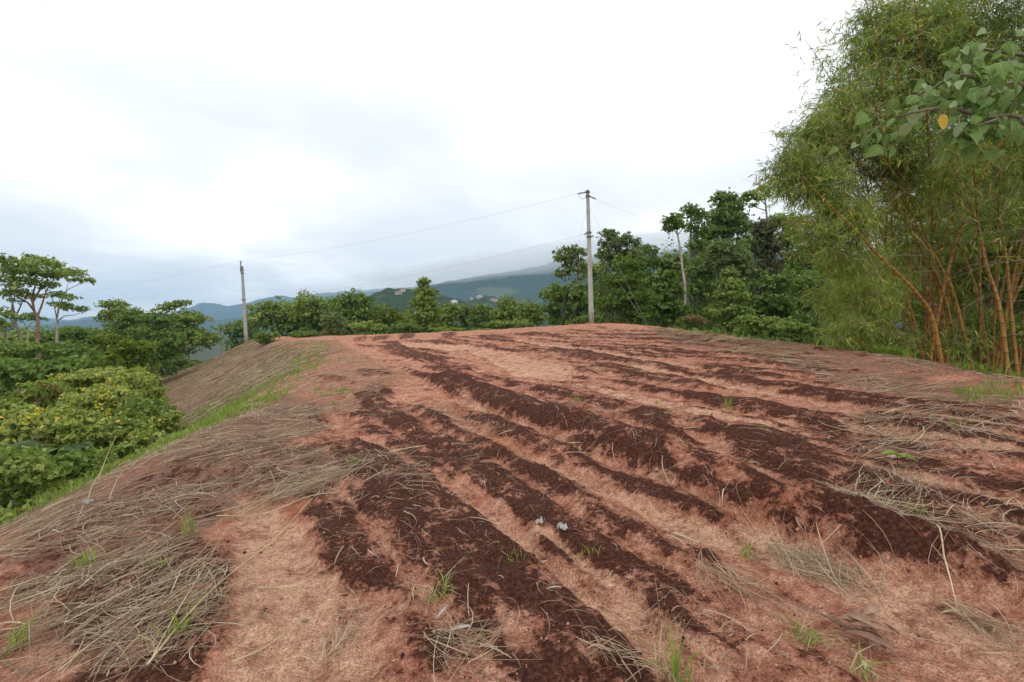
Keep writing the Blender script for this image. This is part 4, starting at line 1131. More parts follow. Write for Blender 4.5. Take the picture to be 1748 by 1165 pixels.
    F = np.arange(len(V)).reshape(-1, 4)
    TT = np.repeat(T, nl) + rng.normal(0, .08, n * nl)
    TT = np.where(rng.random(n * nl) < .05, 1.0, np.clip(TT, 0, .92))
    o = link('foliage', mesh_np('foliage', V - np.array(bc), F, M['g_bamboo'], {'tint': ('FACE', TT)}), e); o['kind'] = 'stuff'
    # twigs that carry the tufts
    kt = rng.random(n) < .35
    P0 = P[kt]; D0 = D[kt]; nn = len(P0)
    sd_ = np.cross(D0, rng.normal(size=(nn, 3))); sd_ /= np.linalg.norm(sd_, axis=1)[:, None]
    bk = P0 - D0 * .45 + rng.normal(size=(nn, 3)) * .05
    V = np.stack([bk - sd_ * .004, bk + sd_ * .004, P0 + D0 * .2 + sd_ * .002, P0 + D0 * .2 - sd_ * .002], 1).reshape(-1, 3)
    o = link('twigs', mesh_np('twigs', V - np.array(bc), np.arange(len(V)).reshape(-1, 4), M['straw'], {'tint': ('FACE', rng.uniform(.3, .8, nn))}), e); o['kind'] = 'stuff'
    # bare grey side branches on the right
    dead = [[(1748,423),(1690,430),(1640,443),(1608,453)],[(1748,444),(1690,452),(1640,470),(1618,476)],[(1748,466),(1710,475),(1672,498)],[(1748,488),(1700,500),(1662,520)],
      [(1700,375),(1660,378),(1630,385),(1602,398)],[(1625,350),(1608,370),(1602,420),(1598,424)],[(1625,350),(1606,362),(1592,384)],[(1748,410),(1700,414),(1640,412),(1600,418)],
      [(1748,513),(1720,515),(1690,514)],[(1748,570),(1700,575),(1680,578)],[(1660,566),(1640,563),(1628,560)],[(1700,448),(1650,455),(1622,478)],[(1748,390),(1690,398),(1650,400)],
      [(1560,465),(1600,462),(1640,466)],[(1500,438),(1560,436),(1605,442)],[(1680,505),(1640,530),(1620,545)],[(1684,540),(1686,570),(1682,578)],[(1600,520),(1570,518),(1545,512)],
      [(1500,70),(1545,64),(1580,66)],[(1440,140),(1490,150),(1530,146)],[(1528,246),(1560,240),(1600,244)],[(1545,265),(1580,262),(1605,268)]]
    for L_ in dead:
        Y = random.uniform(10.2, 11.6)
        t = Tubes(); t.add(spline([at(x, y, Y + .25 * i) for i, (x, y) in enumerate(L_)], 9), np.linspace(.007, .003, 9), 5)
        link('dead_branch', t.mesh('dead_branch', M['dead_twig'], bc), e)
build_bamboo()

# ---------------------------------------------------------------- large-leaved tree reaching in from the right
def build_large_leaf():
    base = G(8.6, 5.6, -.1)
    e = empty('large_leaved_tree', base, 'tree with big heart-shaped leaves reaching in at the upper right', 'tree')
    tb = Tubes(); top = base + Vector((.2, .6, 5.4))
    tb.add(bezier(base, base + Vector((-.35, .2, 2.8)), top, 14), np.linspace(.16, .07, 14), 8)
    link('trunk', tb.mesh('trunk', M['bark'], base), e)
    br = [ # branch paths in the picture, depth 6.6
      [(1790,215),(1735,198),(1680,200),(1625,185),(1570,190),(1520,205),(1490,222),(1468,226)],
      [(1790,150),(1735,140),(1690,150),(1650,128),(1610,140),(1570,165),(1545,172)],
      [(1790,100),(1748,95),(1710,90),(1680,84),(1650,86),(1622,92)],
      [(1700,205),(1670,215),(1655,228)], [(1690,150),(1660,165),(1640,178)], [(1790,180),(1740,172),(1700,178),(1660,196)]]
    names = []
    P_att = []
    for i, L_ in enumerate(br):
        Y = 6.5 + .18 * (i % 3)
        pts = [at(x, y, Y + .05 * k) for k, (x, y) in enumerate(L_)]
        if i in (0, 1, 2, 5): pts = [top + Vector((0, 0, -.8 + .35 * i if i < 3 else -.5))] + pts
        sp = spline(pts, 26)
        t = Tubes(); t.add(sp, np.linspace(.032 if i < 3 else .02, .006, 26), 6)
        names.append(link('branch', t.mesh('branch', M['bark'], base), e))
        P_att.append(sp[4 if i in (0, 1, 2, 5) else 0:])
    def leaf_mesh(nm, mat, fold, curl):
        prof = [(0,0),(.10,.20),(.25,.36),(.45,.42),(.65,.36),(.85,.20),(1.0,.0)]
        V, F = [], []
        V.append((0,0,0))
        mid = []
        for (t, w_) in prof: mid.append(len(V)); V.append((0, t, -curl * t * t))
        lft, rgt = [], []
        for (t, w_) in prof[1:-1]:
            tt = t - .10 * (1 - t) ** 2
            lft.append(len(V)); V.append((-w_, tt, -curl * t * t + fold * w_))
            rgt.append(len(V)); V.append((w_, tt, -curl * t * t + fold * w_))
        for s_, side in ((lft, 0), (rgt, 1)):
            ch = [mid[0]] + s_ + [mid[-1]]
            for q in range(len(ch) - 1):
                f = [ch[q], ch[q+1], mid[min(q+1, 6)], mid[q]]
                f = [v for ix, v in enumerate(f) if v not in f[:ix]]
                F.append(f if side == 0 else f[::-1])
        me = bpy.data.meshes.new(nm); me.from_pydata(V, [], F); me.materials.append(mat)
        me.polygons.foreach_set('use_smooth', [True] * len(F)); me.update()
        return me
    def lm(nm, a, b):
        m, nt, o = new_mat(nm); k = NT(nt)
        p = k.n('ShaderNodeBsdfPrincipled'); t = k.n('ShaderNodeBsdfTranslucent'); mx = k.n('ShaderNodeMixShader'); oi = k.n('ShaderNodeObjectInfo')
        tc = k.n('ShaderNodeTexCoord')
        c = k.mix(oi.outputs['Random'], a, b)
        c = k.mix(k.math('MULTIPLY', k.noise(tc.outputs['Object'], 4, 4, .6), .5), c, tuple(v * .7 for v in a))
        sx = k.n('ShaderNodeSeparateXYZ'); k.l(tc.outputs['Object'], sx.inputs[0]); ax = k.math('ABSOLUTE', sx.outputs[0])
        rib = k.math('SINE', k.math('MULTIPLY', k.math('SUBTRACT', sx.outputs[1], k.math('MULTIPLY', ax, .9)), 42))
        vein = k.math('MAXIMUM', k.step(ax, .035, .008), k.math('MULTIPLY', k.step(rib, .80, .98), .6))
        c = k.mix(k.math('MULTIPLY', vein, .55), c, (.42,.48,.22))
        k.l(c, p.inputs['Base Color']); k.l(c, t.inputs['Color']); p.inputs['Roughness'].default_value = .6; p.inputs['Specular IOR Level'].default_value = .2
        mx.inputs[0].default_value = .3
        k.l(p.outputs[0], mx.inputs[1]); k.l(t.outputs[0], mx.inputs[2]); k.l(mx.outputs[0], o.inputs[0]); return m
    mg = lm('big_leaf_green', (.115,.205,.045), (.200,.325,.075)); mp_ = lm('big_leaf_pale', (.30,.40,.19), (.40,.50,.26)); my = lm('big_leaf_yellow', (.62,.40,.03), (.70,.46,.05)); mo = lm('big_leaf_orange', (.45,.15,.04), (.5,.2,.06))
    mesh_g = [leaf_mesh('leaf', mg, f, c) for f, c in ((.25,.25),(.12,.12),(.45,.5),(.7,.3),(-.2,.45),(.3,.8))]
    mesh_p = [leaf_mesh('leaf', mp_, f, c) for f, c in ((.5,.3),(.8,.2))]
    mesh_y = leaf_mesh('leaf', my, .2, .15); mesh_o = leaf_mesh('leaf', mo, .3, .3)
    wts = [len(q) for q in P_att]
    for i in range(285):
        bi = random.choices(range(len(P_att)), wts)[0]
        p = Vector(P_att[bi][random.randrange(len(P_att[bi]))]) + Vector((random.gauss(0, .16), random.gauss(0, .18), random.gauss(-.02, .17)))
        me = random.choice(mesh_p) if random.random() < .16 else random.choice(mesh_g)
        if i == 5: me = mesh_o
        lf = link('leaf', me, names[bi])
        lf.location = p - base
        s = random.uniform(.09, .22); lf.scale = (s * random.uniform(.8, 1.15), s, s)
        # blade hangs from its stalk: local +Y points outward and down, face up and towards the light
        d = Vector((random.gauss(-.3, .6), random.gauss(-.25, .6), random.gauss(-.75, .35))).normalized()
        up = Vector((random.gauss(-.2, .5), random.gauss(-.9, .4), .8)).normalized()
        zax = (up - d * up.dot(d)).normalized(); xax = d.cross(zax)
        from mathutils import Matrix
        lf.rotation_euler = Matrix((xax, d, zax)).transposed().to_euler()
    lf = link('leaf', mesh_y, names[0]); lf.location = at(1615, 196, 6.35) - base; lf.scale = (.20,) * 3; lf.rotation_euler = (R(-80), R(10), R(12))
    lf['label'] = 'single bright yellow leaf hanging from the lowest branch'
build_large_leaf()

# ---------------------------------------------------------------- power poles and wires
def line_tube(pts, r, name, mat, parent, off):
    t = Tubes(); t.add(pts, r, 5); return link(name, t.mesh(name, M[mat], off), parent)
def sag(a, b, s, n=24):
    t = np.linspace(0, 1, n)[:, None]
    p = np.array(a) * (1 - t) + np.array(b) * t
    p[:, 2] -= (4 * s * t * (1 - t))[:, 0]
    return p
def pole(px_top, px_base, Y, r0, r1, label):
    pb = at(*px_base, Y); base = Vector((pb.x, Y, min(pb.z, float(zg(pb.x, Y)[0])) - .15))
    top = at(*px_top, Y)
    e = empty('utility_pole', base, label, 'pole', 'concrete utility poles')
    t = Tubes(); t.add(np.array([base * (1 - q) + top * q for q in np.linspace(0, 1, 10)]), np.linspace(r0, r1, 10), 12)
    link('shaft', t.mesh('shaft', M['concrete'], base), e)
    return e, base, top
YA, YB = 32.6, 57.0
eA, bA, tA = pole((1003, 325), (1010, 554), YA, .185, .105, 'taller concrete utility pole standing on the crest in the middle right')
eB, bB, tB = pole((413, 455), (420.5, 580), YB, .22, .14, 'shorter distant concrete utility pole at the left end of the plateau')
def onp(b, t, f, d=Vector((0, 0, 0))): return b * (1 - f) + t * f + d
def band(e, b, t, f, r):
    c = onp(b, t, f); tb = Tubes(); tb.add([c - Vector((0, 0, .05)), c + Vector((0, 0, .05))], r, 12)
    link('clamp_band', tb.mesh('clamp_band', M['steel'], b), e)
for f, r in ((.985, .155), (.955, .155), (.66, .185), (.69, .18)): band(eA, bA, tA, f, r)
for f, r in ((.96, .18), (.91, .185), (.57, .215)): band(eB, bB, tB, f, r)
def disc_string(e, b, p, d, n, name='insulator'):
    """strain insulator: a rod with sheds"""
    d = d.normalized(); L = .11 * n
    pts = []; rad = []
    for i in range(n * 4 + 1):
        pts.append(p + d * (L * i / (n * 4))); rad.append((.025, .06, .05, .03)[i % 4])
    tb = Tubes(); tb.add(np.array(pts), np.array(rad), 10)
    link(name, tb.mesh(name, M['porcelain'], b), e); return p + d * L
dl = at(980, 331, YA + 1.0) - at(1001, 327, YA)
p1 = disc_string(eA, bA, onp(bA, tA, .985, Vector((-.13, 0, 0))), dl, 7)
dr = at(1020, 341, YA + .6) - at(1006, 335, YA)
p2 = disc_string(eA, bA, onp(bA, tA, .955, Vector((.13, 0, 0))), dr, 6)
line_tube(bezier(p1, (p1 + onp(bA, tA, .93)) * .5 + Vector((-.1, 0, -.35)), onp(bA, tA, .945, Vector((-.15, -.1, 0))), 10), .014, 'jumper_wire', 'cable', eA, bA)
# spool insulators for the lower wire
for e_, b_, t_, f_, s_ in ((eA, bA, tA, .68, -1), (eA, bA, tA, .665, 1), (eB, bB, tB, .57, -1)):
    c = onp(b_, t_, f_); tb = Tubes()
    tb.add([c + Vector((s_ * .1, 0, 0)), c + Vector((s_ * .2, 0, 0)), c + Vector((s_ * .21, 0, 0)), c + Vector((s_ * .30, 0, 0)), c + Vector((s_ * .31, 0, 0))], [.03, .03, .07, .07, .03], 8)
    link('spool_insulator', tb.mesh('spool_insulator', M['porcelain'], b_), e_)
# pole-top bracket with pin insulator on the shorter pole
tb = Tubes(); q0 = onp(bB, tB, .93, Vector((-.2, 0, 0))); q1 = at(411, 450, YB)
tb.add([q0, q0 * .4 + q1 * .6, q1], [.07, .07, .06], 8); brk_o = link('top_bracket', tb.mesh('top_bracket', M['steel'], bB), eB)
tb = Tubes(); tb.add([q1, q1 + Vector((0, 0, .1)), q1 + Vector((0, 0, .2)), q1 + Vector((0, 0, .3))], [.05, .11, .09, .06], 8)
link('pin_insulator', tb.mesh('pin_insulator', M['porcelain'], bB), brk_o)
topB = q1 + Vector((0, 0, .3)); lowB = onp(bB, tB, .57, Vector((-.28, 0, 0))); lowA = onp(bA, tA, .68, Vector((-.28, 0, 0))); lowA2 = onp(bA, tA, .665, Vector((.28, 0, 0)))
def wire(a, b, s, r, label, name='power_line'):
    o = line_tube(sag(a, b, s), r, name, 'cable', None, (0, 0, 0)); tag(o, label, 'wire', 'overhead wires')
wire(p1, topB, .55, .0065, 'upper overhead wire strung between the two concrete poles')
wire(lowA, lowB, .75, .0065, 'lower overhead wire strung between the two concrete poles')
wire(p2, at(1420, 470, 62), .8, .0065, 'upper overhead wire running right from the taller pole into the trees')
wire(lowA2, at(1400, 490, 60), 0.9, .007, 'lower overhead wire running right from the taller pole into the trees')
wire(topB, at(40, 512, 95), .6, .008, 'upper overhead wire leaving the shorter pole to the left')
wire(lowB, at(100, 545, 95), .8, .008, 'lower overhead wire leaving the shorter pole to the left')
def guy(e, b, p, px, py, Y):
    g = at(px, py, Y); g.z = float(zg(g.x, Y)[0]) - .05
    line_tube([p, g], .005, 'guy_wire', 'cable', e, b)
guy(eA, bA, onp(bA, tA, .90), 948, 553, 36); guy(eA, bA, onp(bA, tA, .62), 951, 553, 35.5)
guy(eA, bA, onp(bA, tA, .90), 1114, 553, 31.5); guy(eA, bA, onp(bA, tA, .66), 1114, 554, 31)
guy(eB, bB, onp(bB, tB, .86), 470, 578, 52); guy(eB, bB, onp(bB, tB, .52), 462, 578, 53)

# ---------------------------------------------------------------- straw and grass
def in_poly_samples(poly, n, near=True):
    a = np.array(poly); lo, hi = a.min(0), a.max(0); out_ = []
    tot = 0
    while tot < n:
        q = rng.uniform(lo, hi, (n * 3, 2))
        d = np.hypot(q[:, 0], q[:, 1])
        kp = sd_poly(q[:, 0], q[:, 1], poly) > 0
        if near: kp &= rng.random(len(q)) < np.clip((lo[1] + 2.0) / (d + .01), .12, 1)
        q = q[kp]; out_.append(q); tot += len(q)
        if len(q) == 0: break
    return np.concatenate(out_)[:n]
def strands(C, length, width, az, lift, curl, tint):
    """flat curved ribbons lying on the ground; C is n x 2"""
    n = len(C); S = 5
    t = np.linspace(-.5, .5, S)
    ang = az[:, None] + curl[:, None] * t[None, :] * 2
    step = length[:, None] / (S - 1)
    dx = np.cos(ang) * step; dy = np.sin(ang) * step
    x = C[:, 0:1] + np.cumsum(dx, 1) - dx.sum(1, keepdims=True) / 2
    y = C[:, 1:2] + np.cumsum(dy, 1) - dy.sum(1, keepdims=True) / 2
    z = zg(x.ravel(), y.ravel()).reshape(x.shape)
    # a stalk is stiff: straighten it between its ends, then rest it on the bumps
    zl = z[:, :1] + (z[:, -1:] - z[:, :1]) * np.linspace(0, 1, S)[None]
    z = zl + (z - zl).max(1, keepdims=True).clip(0, .04) * .8 + .004 + lift[:, None] * (rng.random((n, 1)) * .5 + .5 * np.sin(np.linspace(.2, 2.9, S))[None] + rng.normal(size=(n, 1)) * np.linspace(-.5, .5, S)[None])
    z = np.maximum(z, zl - .02)
    tg = np.stack([np.gradient(x, axis=1), np.gradient(y, axis=1), np.gradient(z, axis=1)], -1)
    up = np.array([0, 0, 1.0]) + rng.normal(size=(n, 1, 3)) * .45
    b = np.cross(tg, up); b /= np.linalg.norm(b, axis=-1)[..., None] + 1e-9
    wd = width[:, None, None] * .5 * np.array([.7, 1, 1, .9, .4])[None, :, None]
    P = np.stack([x, y, z], -1)
    V = np.stack([P - b * wd, P + b * wd], 2).reshape(n, S * 2, 3)
    i = np.arange(S - 1) * 2
    f = np.stack([i, i + 1, i + 3, i + 2], -1)
    F = (f[None] + (np.arange(n) * S * 2)[:, None, None]).reshape(-1, 4)
    return V.reshape(-1, 3), F, np.repeat(tint, S - 1)
def straw_mass(name, jobs):
    VV, FF, TT, off = [], [], [], 0
    for C, L, az, azs, cr, wmul in jobs:
        n = len(C)
        if n == 0: continue
        d = np.hypot(C[:, 0], C[:, 1])
        length = L * np.exp(rng.normal(0, .55, n)).clip(.25, 2.4)
        width = np.clip(.0013 + .00036 * d, .0018, .009) * np.exp(rng.normal(0, .45, n)) * wmul
        a = az + 2.0 * fbm(C[:, 0] * 1.1, C[:, 1] * 1.1, 23, 2) + rng.normal(0, azs, n)
        curl = rng.normal(0, cr, n)
        V, F, T = strands(C, length, width, a, rng.uniform(.0, .035, n), curl, np.where(rng.random(n) < .36, rng.uniform(.5, 1, n), np.clip(rng.beta(1.5, 2.2, n), 0, 1)))
        VV.append(V); FF.append(F + off); TT.append(T); off += len(V)
    o = link(name, mesh_np(name, np.concatenate(VV), np.concatenate(FF), M['straw'], {'tint': ('FACE', np.concatenate(TT))}))
    return o
def patchy(C, sc_, seed, lo=-.15):
    k = fbm(C[:, 0] * sc_, C[:, 1] * sc_, seed, 3) > lo + rng.normal(0, .12, len(C))
    return C[k]
jobs = []
for poly, a, n, L in W_S:
    C = in_poly_samples(poly, int(n * 1.35))
    if a > 0: C = patchy(patchy(C, .9, 55, -.2), 3.2, 58, -.3)
    left = np.mean([q[0] for q in poly]) < 0
    jobs.append((C, L * .78, R(25) if left else R(-8), (.85 if left else .6), .4, 1.0))
straw_l = straw_mass('straw_litter', jobs)
tag(straw_l, 'cut dry straw strewn over the red soil and its margins', 'straw', kind='stuff')
# long straw combed down the bank on the left
n = 14000
u = rng.uniform(0, 1, n)
ex = np.interp(u, np.linspace(0, 1, 7), [-7.6, -10.3, -12.6, -16.5, -22.5, -28, -30.5]); ey = np.interp(u, np.linspace(0, 1, 7), [17, 24, 29, 36, 45, 52.5, 56])
s = rng.uniform(-1.0, 9.5, n)
C = np.stack([ex - s * .82, ey - s * .35 + rng.normal(0, .5, n)], -1)
bank = straw_mass('straw_bank', [(patchy(C, .5, 29, -.3), .8, R(28), .75, .4, 1.4)])
tag(bank, 'long dry straw combed down the bank left of the plateau', 'straw', kind='stuff')

def blades(C, h, w_, tint, lean=.35):
    n = len(C)
    z = zg(C[:, 0], C[:, 1]) - .01
    B = np.stack([C[:, 0], C[:, 1], z], -1)
    a = rng.uniform(0, 2 * math.pi, n); ln = np.abs(rng.normal(lean, .22, n))
    d = np.stack([np.cos(a), np.sin(a), np.zeros(n)], -1)
    sdv = np.stack([-np.sin(a + rng.normal(0, .6, n)), np.cos(a), np.zeros(n)], -1)
    hh = h[:, None]; ww = w_[:, None] * .5
    upv = np.array([0, 0, 1.0])
    m1 = B + upv * hh * .5 + d * hh * ln[:, None] * .3
    tp = B + upv * hh * (1 - .35 * ln[:, None]) + d * hh * ln[:, None] * 1.1
    V = np.stack([B - sdv * ww * .7, B + sdv * ww * .7, m1 + sdv * ww, m1 - sdv * ww, tp, tp + sdv * ww * .1], 1)
    f = np.array([[0, 1, 2, 3], [3, 2, 5, 4]])
    F = (f[None] + (np.arange(n) * 6)[:, None, None]).reshape(-1, 4)
    return V.reshape(-1, 3), F, np.repeat(tint, 2)
VV, FF, TT, off = [], [], [], 0
for poly, n, h in W_G:
    C = patchy(patchy(in_poly_samples(poly, int(n * 1.7)), 1.1, 91, -.12), 3.7, 93, -.1)
    d = np.hypot(C[:, 0], C[:, 1]); n = len(C)
    V, F, T = blades(C, h * rng.uniform(.4, 1.3, n), np.clip(.004 + .0008 * d, .005, .014) * rng.uniform(.7, 1.3, n), np.clip(rng.normal(.5, .2, n), 0, 1), .55)
    VV.append(V); FF.append(F + off); TT.append(T); off += len(V)
# thin green regrowth over the bank
n = 5000; u = rng.uniform(0, 1, n)
ex = np.interp(u, np.linspace(0, 1, 7), [-7.6, -10.3, -12.6, -16.5, -22.5, -28, -30.5]); ey = np.interp(u, np.linspace(0, 1, 7), [17, 24, 29, 36, 45, 52.5, 56])
s = rng.uniform(-2.0, 9.0, n)
C = patchy(np.stack([ex - s * .82, ey - s * .35], -1), .35, 13, -.05); n = len(C)
V, F, T = blades(C, rng.uniform(.1, .28, n), rng.uniform(.014, .03, n), np.clip(rng.normal(.45, .2, n), 0, 1), .5)
VV.append(V); FF.append(F + off); TT.append(T); off += len(V)
g = link('grass_fringe', mesh_np('grass_fringe', np.concatenate(VV), np.concatenate(FF), M['g_grass'], {'tint': ('FACE', np.concatenate(TT))}))
tag(g, 'short fresh green grass along the edges of the cleared ground', 'grass', kind='stuff')

# weeds and undergrowth that cover the slopes below the trees
def under(n, xr, yr, size, mat, name, label, smin=1.0, smax=40):
    C = np.stack([rng.uniform(*xr, n), rng.uniform(*yr, n)], -1)
    s = -sd_poly(C[:, 0], C[:, 1], PLATEAU)
    C = C[(s > smin) & (s < smax) & ((C[:, 0] > -5) | (C[:, 1] > 22) | (C[:, 1] < 9.5 + s * .75)) & ((s > 9.4) | (C[:, 0] > -8) | (C[:, 1] < 14) | (C[:, 1] > 30 + 1.6 * (-C[:, 0] - 12.6)))]
    n = len(C); d = np.hypot(C[:, 0], C[:, 1])
    hh = (.5 + .9 * (fbm(C[:, 0] * .35, C[:, 1] * .35, 61, 3) + .5)).clip(.15, 2.2) * rng.random(n) ** .6
    s2 = -sd_poly(C[:, 0], C[:, 1], PLATEAU)
    hh *= np.clip((s2 - .6) * .26, .08, 1)
    P = np.stack([C[:, 0], C[:, 1], zg(C[:, 0], C[:, 1]) + hh], -1)
    V, F = leaves_np(P, rng.normal(size=(n, 3)) * .7 + np.array([0, -.2, .8]), 1.0, 1.9)
    # scale the unit leaves about their centres
    sz = (size * np.clip(d / 10, .8, 4))
    V = (V.reshape(n, 4, 3) - P[:, None]) * sz[:, None, None] + P[:, None]
    T = np.clip(rng.normal(.45, .2, n), 0, .92)
    o = link(name, mesh_np(name, V.reshape(-1, 3), F, M[mat], {'tint': ('FACE', T)}))
    tag(o, label, 'undergrowth', kind='stuff')
under(46000, (-20, -5.2), (2.5, 20), .06, 'g_shrub', 'undergrowth', 'low leafy weeds covering the floor of the left hollow', .8, 16)
under(26000, (-60, -14), (20, 70), .07, 'g_dark', 'undergrowth', 'dark undergrowth beneath the left woods', 9.5, 40)
under(30000, (-34, 34), (30, 66), .06, 'g_mid', 'undergrowth', 'green undergrowth below the far edge trees', 1.4, 26)
under(16000, (8, 30), (5, 36), .06, 'g_dark', 'undergrowth', 'dark undergrowth beneath the bamboo and right trees', 1.2, 20)

# ---------------------------------------------------------------- small things on the ground
def tuft(px, py, n, h, label, dry=.3, lean=.5):
    p = on_ground(px, py)
    e = empty('grass_tuft', p, label, 'grass tuft', 'grass tufts on the bare soil')
    C = np.stack([p.x + rng.normal(0, .03, n), p.y + rng.normal(0, .03, n)], -1)
    nd = int(n * dry)
    V, F, T = blades(C[nd:], h * rng.uniform(.45, 1.2, n - nd), rng.uniform(.004, .008, n - nd), np.clip(rng.normal(.6, .2, n - nd), 0, 1), lean)
    link('green_blades', mesh_np('green_blades', V - np.array(p), F, M['g_grass'], {'tint': ('FACE', T)}), e)['kind'] = 'stuff'
    if nd > 2:
        V, F, T = blades(C[:nd] + rng.normal(0, .03, (nd, 2)), h * rng.uniform(.4, 1.1, nd), rng.uniform(.003, .006, nd), np.clip(rng.normal(.6, .2, nd), 0, 1), 1.1)
        link('dry_blades', mesh_np('dry_blades', V - np.array(p), F, M['straw'], {'tint': ('FACE', T)}), e)['kind'] = 'stuff'
for a in [
 (1150, 1160, 46, .24, 'green grass tuft at the bottom edge right of centre', .4, .5),
 (1280, 942, 26, .13, 'small green tuft in the pale sand channel', .3, .5),
 (745, 1030, 40, .15, 'half-dry grass tuft on the dark crust at lower centre', .6, .7),
 (140, 975, 44, .16, 'bright green tuft among the straw at lower left', .1, .7),
 (322, 920, 26, .24, 'tall thin green tuft beside the left bare patch', .2, .25),
 (275, 980, 18, .10, 'small green sprig on the dark patch at lower left', .3, .6),
 (300, 1105, 34, .18, 'sprawling green tuft in the straw near the bottom left', .4, .7),
 (28, 1115, 34, .22, 'green tuft at the bottom left corner', .3, .6),
 (1375, 1090, 34, .14, 'drooping green tuft left of the withered leaf bunch', .4, 1.0),
 (1480, 1155, 30, .14, 'dry-based green tuft at the bottom right edge', .6, .9),
 (875, 972, 12, .07, 'tiny green tuft on the big dark crust', .0, .4),
 (1565, 896, 28, .12, 'green tuft behind the big ridge on the right', .2, .8),
 (1243, 700, 22, .22, 'twin green tuft on the dark strip right of centre', .2, .3),
 (1124, 693, 14, .14, 'short green tuft beside the round dark mound', .1, .4),
 (1010, 955, 10, .08, 'tiny green sprig on the narrow dark ridge', .0, .3),
 (1635, 735, 20, .14, 'green sprig in the straw on the right', .2, .6),
 (985, 690, 30, .14, 'low green tuft on the red mound in the middle', .3, .7),
 (940, 657, 30, .12, 'yellow-green tuft on the far pale sand', .3, .8),
]: tuft(*a)

def stalk(pts, r, label, name='reed_stalk', lift=.02):
    P = []
    for q in pts:
        g_ = on_ground(q[0], q[1]) + Vector((0, 0, lift + (q[2] if len(q) > 2 else 0)))
        P.append(g_)
    t = Tubes(); sp = spline(P, 16)
    gz = zg(sp[:, 0], sp[:, 1]); sp[:, 2] = np.maximum(sp[:, 2], gz + r)
    t.add(sp, np.linspace(r, r * .5, 16), 6)
    o = link(name, t.mesh(name, M['stalk'])); tag(o, label, 'reed stalk', 'fallen reed stalks')
stalk([(252,1165),(330,1065),(400,985),(470,915),(545,845)], .006, 'long pale reed stalk lying across the left bare patch')
stalk([(262,1150),(304,1071),(345,995),(376,929)], .004, 'thin reed stalk left of the long pale one')
stalk([(370,888),(450,872),(530,856),(598,846)], .005, 'reed stalk pointing right to the grass bundle')
stalk([(395,1135),(455,1100),(521,1058)], .004, 'thin reed stalk at the bottom of the left bare patch')
stalk([(440,1005),(475,1006),(510,1002)], .006, 'short pale straw stick on the left bare patch')
stalk([(1150,912),(1172,919),(1195,928)], .009, 'short pale stalk lying in the sand channel')
stalk([(1592,940),(1612,985),(1635,1032)], .005, 'straw stalk leaning on the big ridge at the right')
stalk([(1590,712),(1660,728),(1748,738)], .006, 'long straw stalk running to the right border')
stalk([(0,1015),(110,985),(240,960),(330,935)], .0045, 'long reed stalk over the straw at lower left')
stalk([(100,1165),(190,1085),(280,1030)], .004, 'greenish reed stalk in the bottom left straw')
def standing(px, py, tip, Y, label):
    b = on_ground(px, py); tp = at(*tip, b.y + Y)
    t = Tubes(); t.add(bezier(b, b * .5 + tp * .5 + Vector((-.03, 0, .03)), tp, 9), np.linspace(.007, .002, 9), 5)
    o = link('reed_stalk', t.mesh('reed_stalk', M['stalk'])); tag(o, label, 'reed stalk', 'standing dry reed stalks')
standing(166, 828, (206, 731), .2, 'dry reed stalk standing on the left edge of the plateau')
standing(186, 862, (214, 800), .1, 'bent dry reed standing in the straw at the left edge')
standing(150, 858, (172, 806), .1, 'short dry reed standing by the white scrap')
standing(128, 812, (104, 712), 1.0, 'pale tall grass stem rising in front of the fern')
standing(25, 850, (4, 790), .3, 'thin green stem rising at the left border')

def bundle(tip, root, n, label, spread=.07, L=None):
    a = on_ground(*root); b = on_ground(*tip)
    e = empty('straw_bundle', a, label, 'straw bundle', 'bundles of dry grass')
    az = math.atan2(b.y - a.y, b.x - a.x); D = math.hypot(b.x - a.x, b.y - a.y)
    t = rng.uniform(.15, .95, n)
    C = np.stack([a.x + (b.x - a.x) * t + rng.normal(0, spread, n) * t, a.y + (b.y - a.y) * t + rng.normal(0, spread, n) * t], -1)
    V, F, T = strands(C, D * rng.uniform(.4, .9, n), rng.uniform(.002, .0048, n), az + rng.normal(0, .42, n), rng.uniform(.01, .07, n), rng.normal(0, .5, n), np.clip(rng.beta(3, 2, n), 0, 1))
    link('stems', mesh_np('stems', V - np.array(a), F, M['straw'], {'tint': ('FACE', T)}), e)['kind'] = 'stuff'
    return e, a
e, a = bundle((440, 862), (606, 800), 150, 'combed bundle of dry grass with a green tip on the dark crust', .07)
C = np.stack([a.x + rng.normal(0, .04, 24), a.y + rng.normal(0, .04, 24)], -1)
V, F, T = blades(C, rng.uniform(.06, .16, 24), rng.uniform(.005, .008, 24), np.full(24, .6), .6)
link('green_tip', mesh_np('green_tip', V - np.array(a), F, M['g_grass'], {'tint': ('FACE', T)}), e)['kind'] = 'stuff'
bundle((1735, 1088), (1605, 1020), 70, 'grey bundle of matted dry grass at the right border of the sand', .06)
bundle((1440, 985), (1300, 925), 34, 'loose bundle of straw on the sand in front of the big ridge', .08)
bundle((1530, 905), (1440, 870), 40, 'straw bundle caught on the big ridge', .08)
bundle((1320, 1035), (1190, 950), 34, 'loose straw bundle on the red soil right of centre', .10)
bundle((1090, 1165), (1000, 1130), 40, 'curly straw bundle at the bottom beside the green tuft', .10)
bundle((600, 1050), (545, 1130), 40, 'thin straw bundle on the bare patch at the bottom', .06)

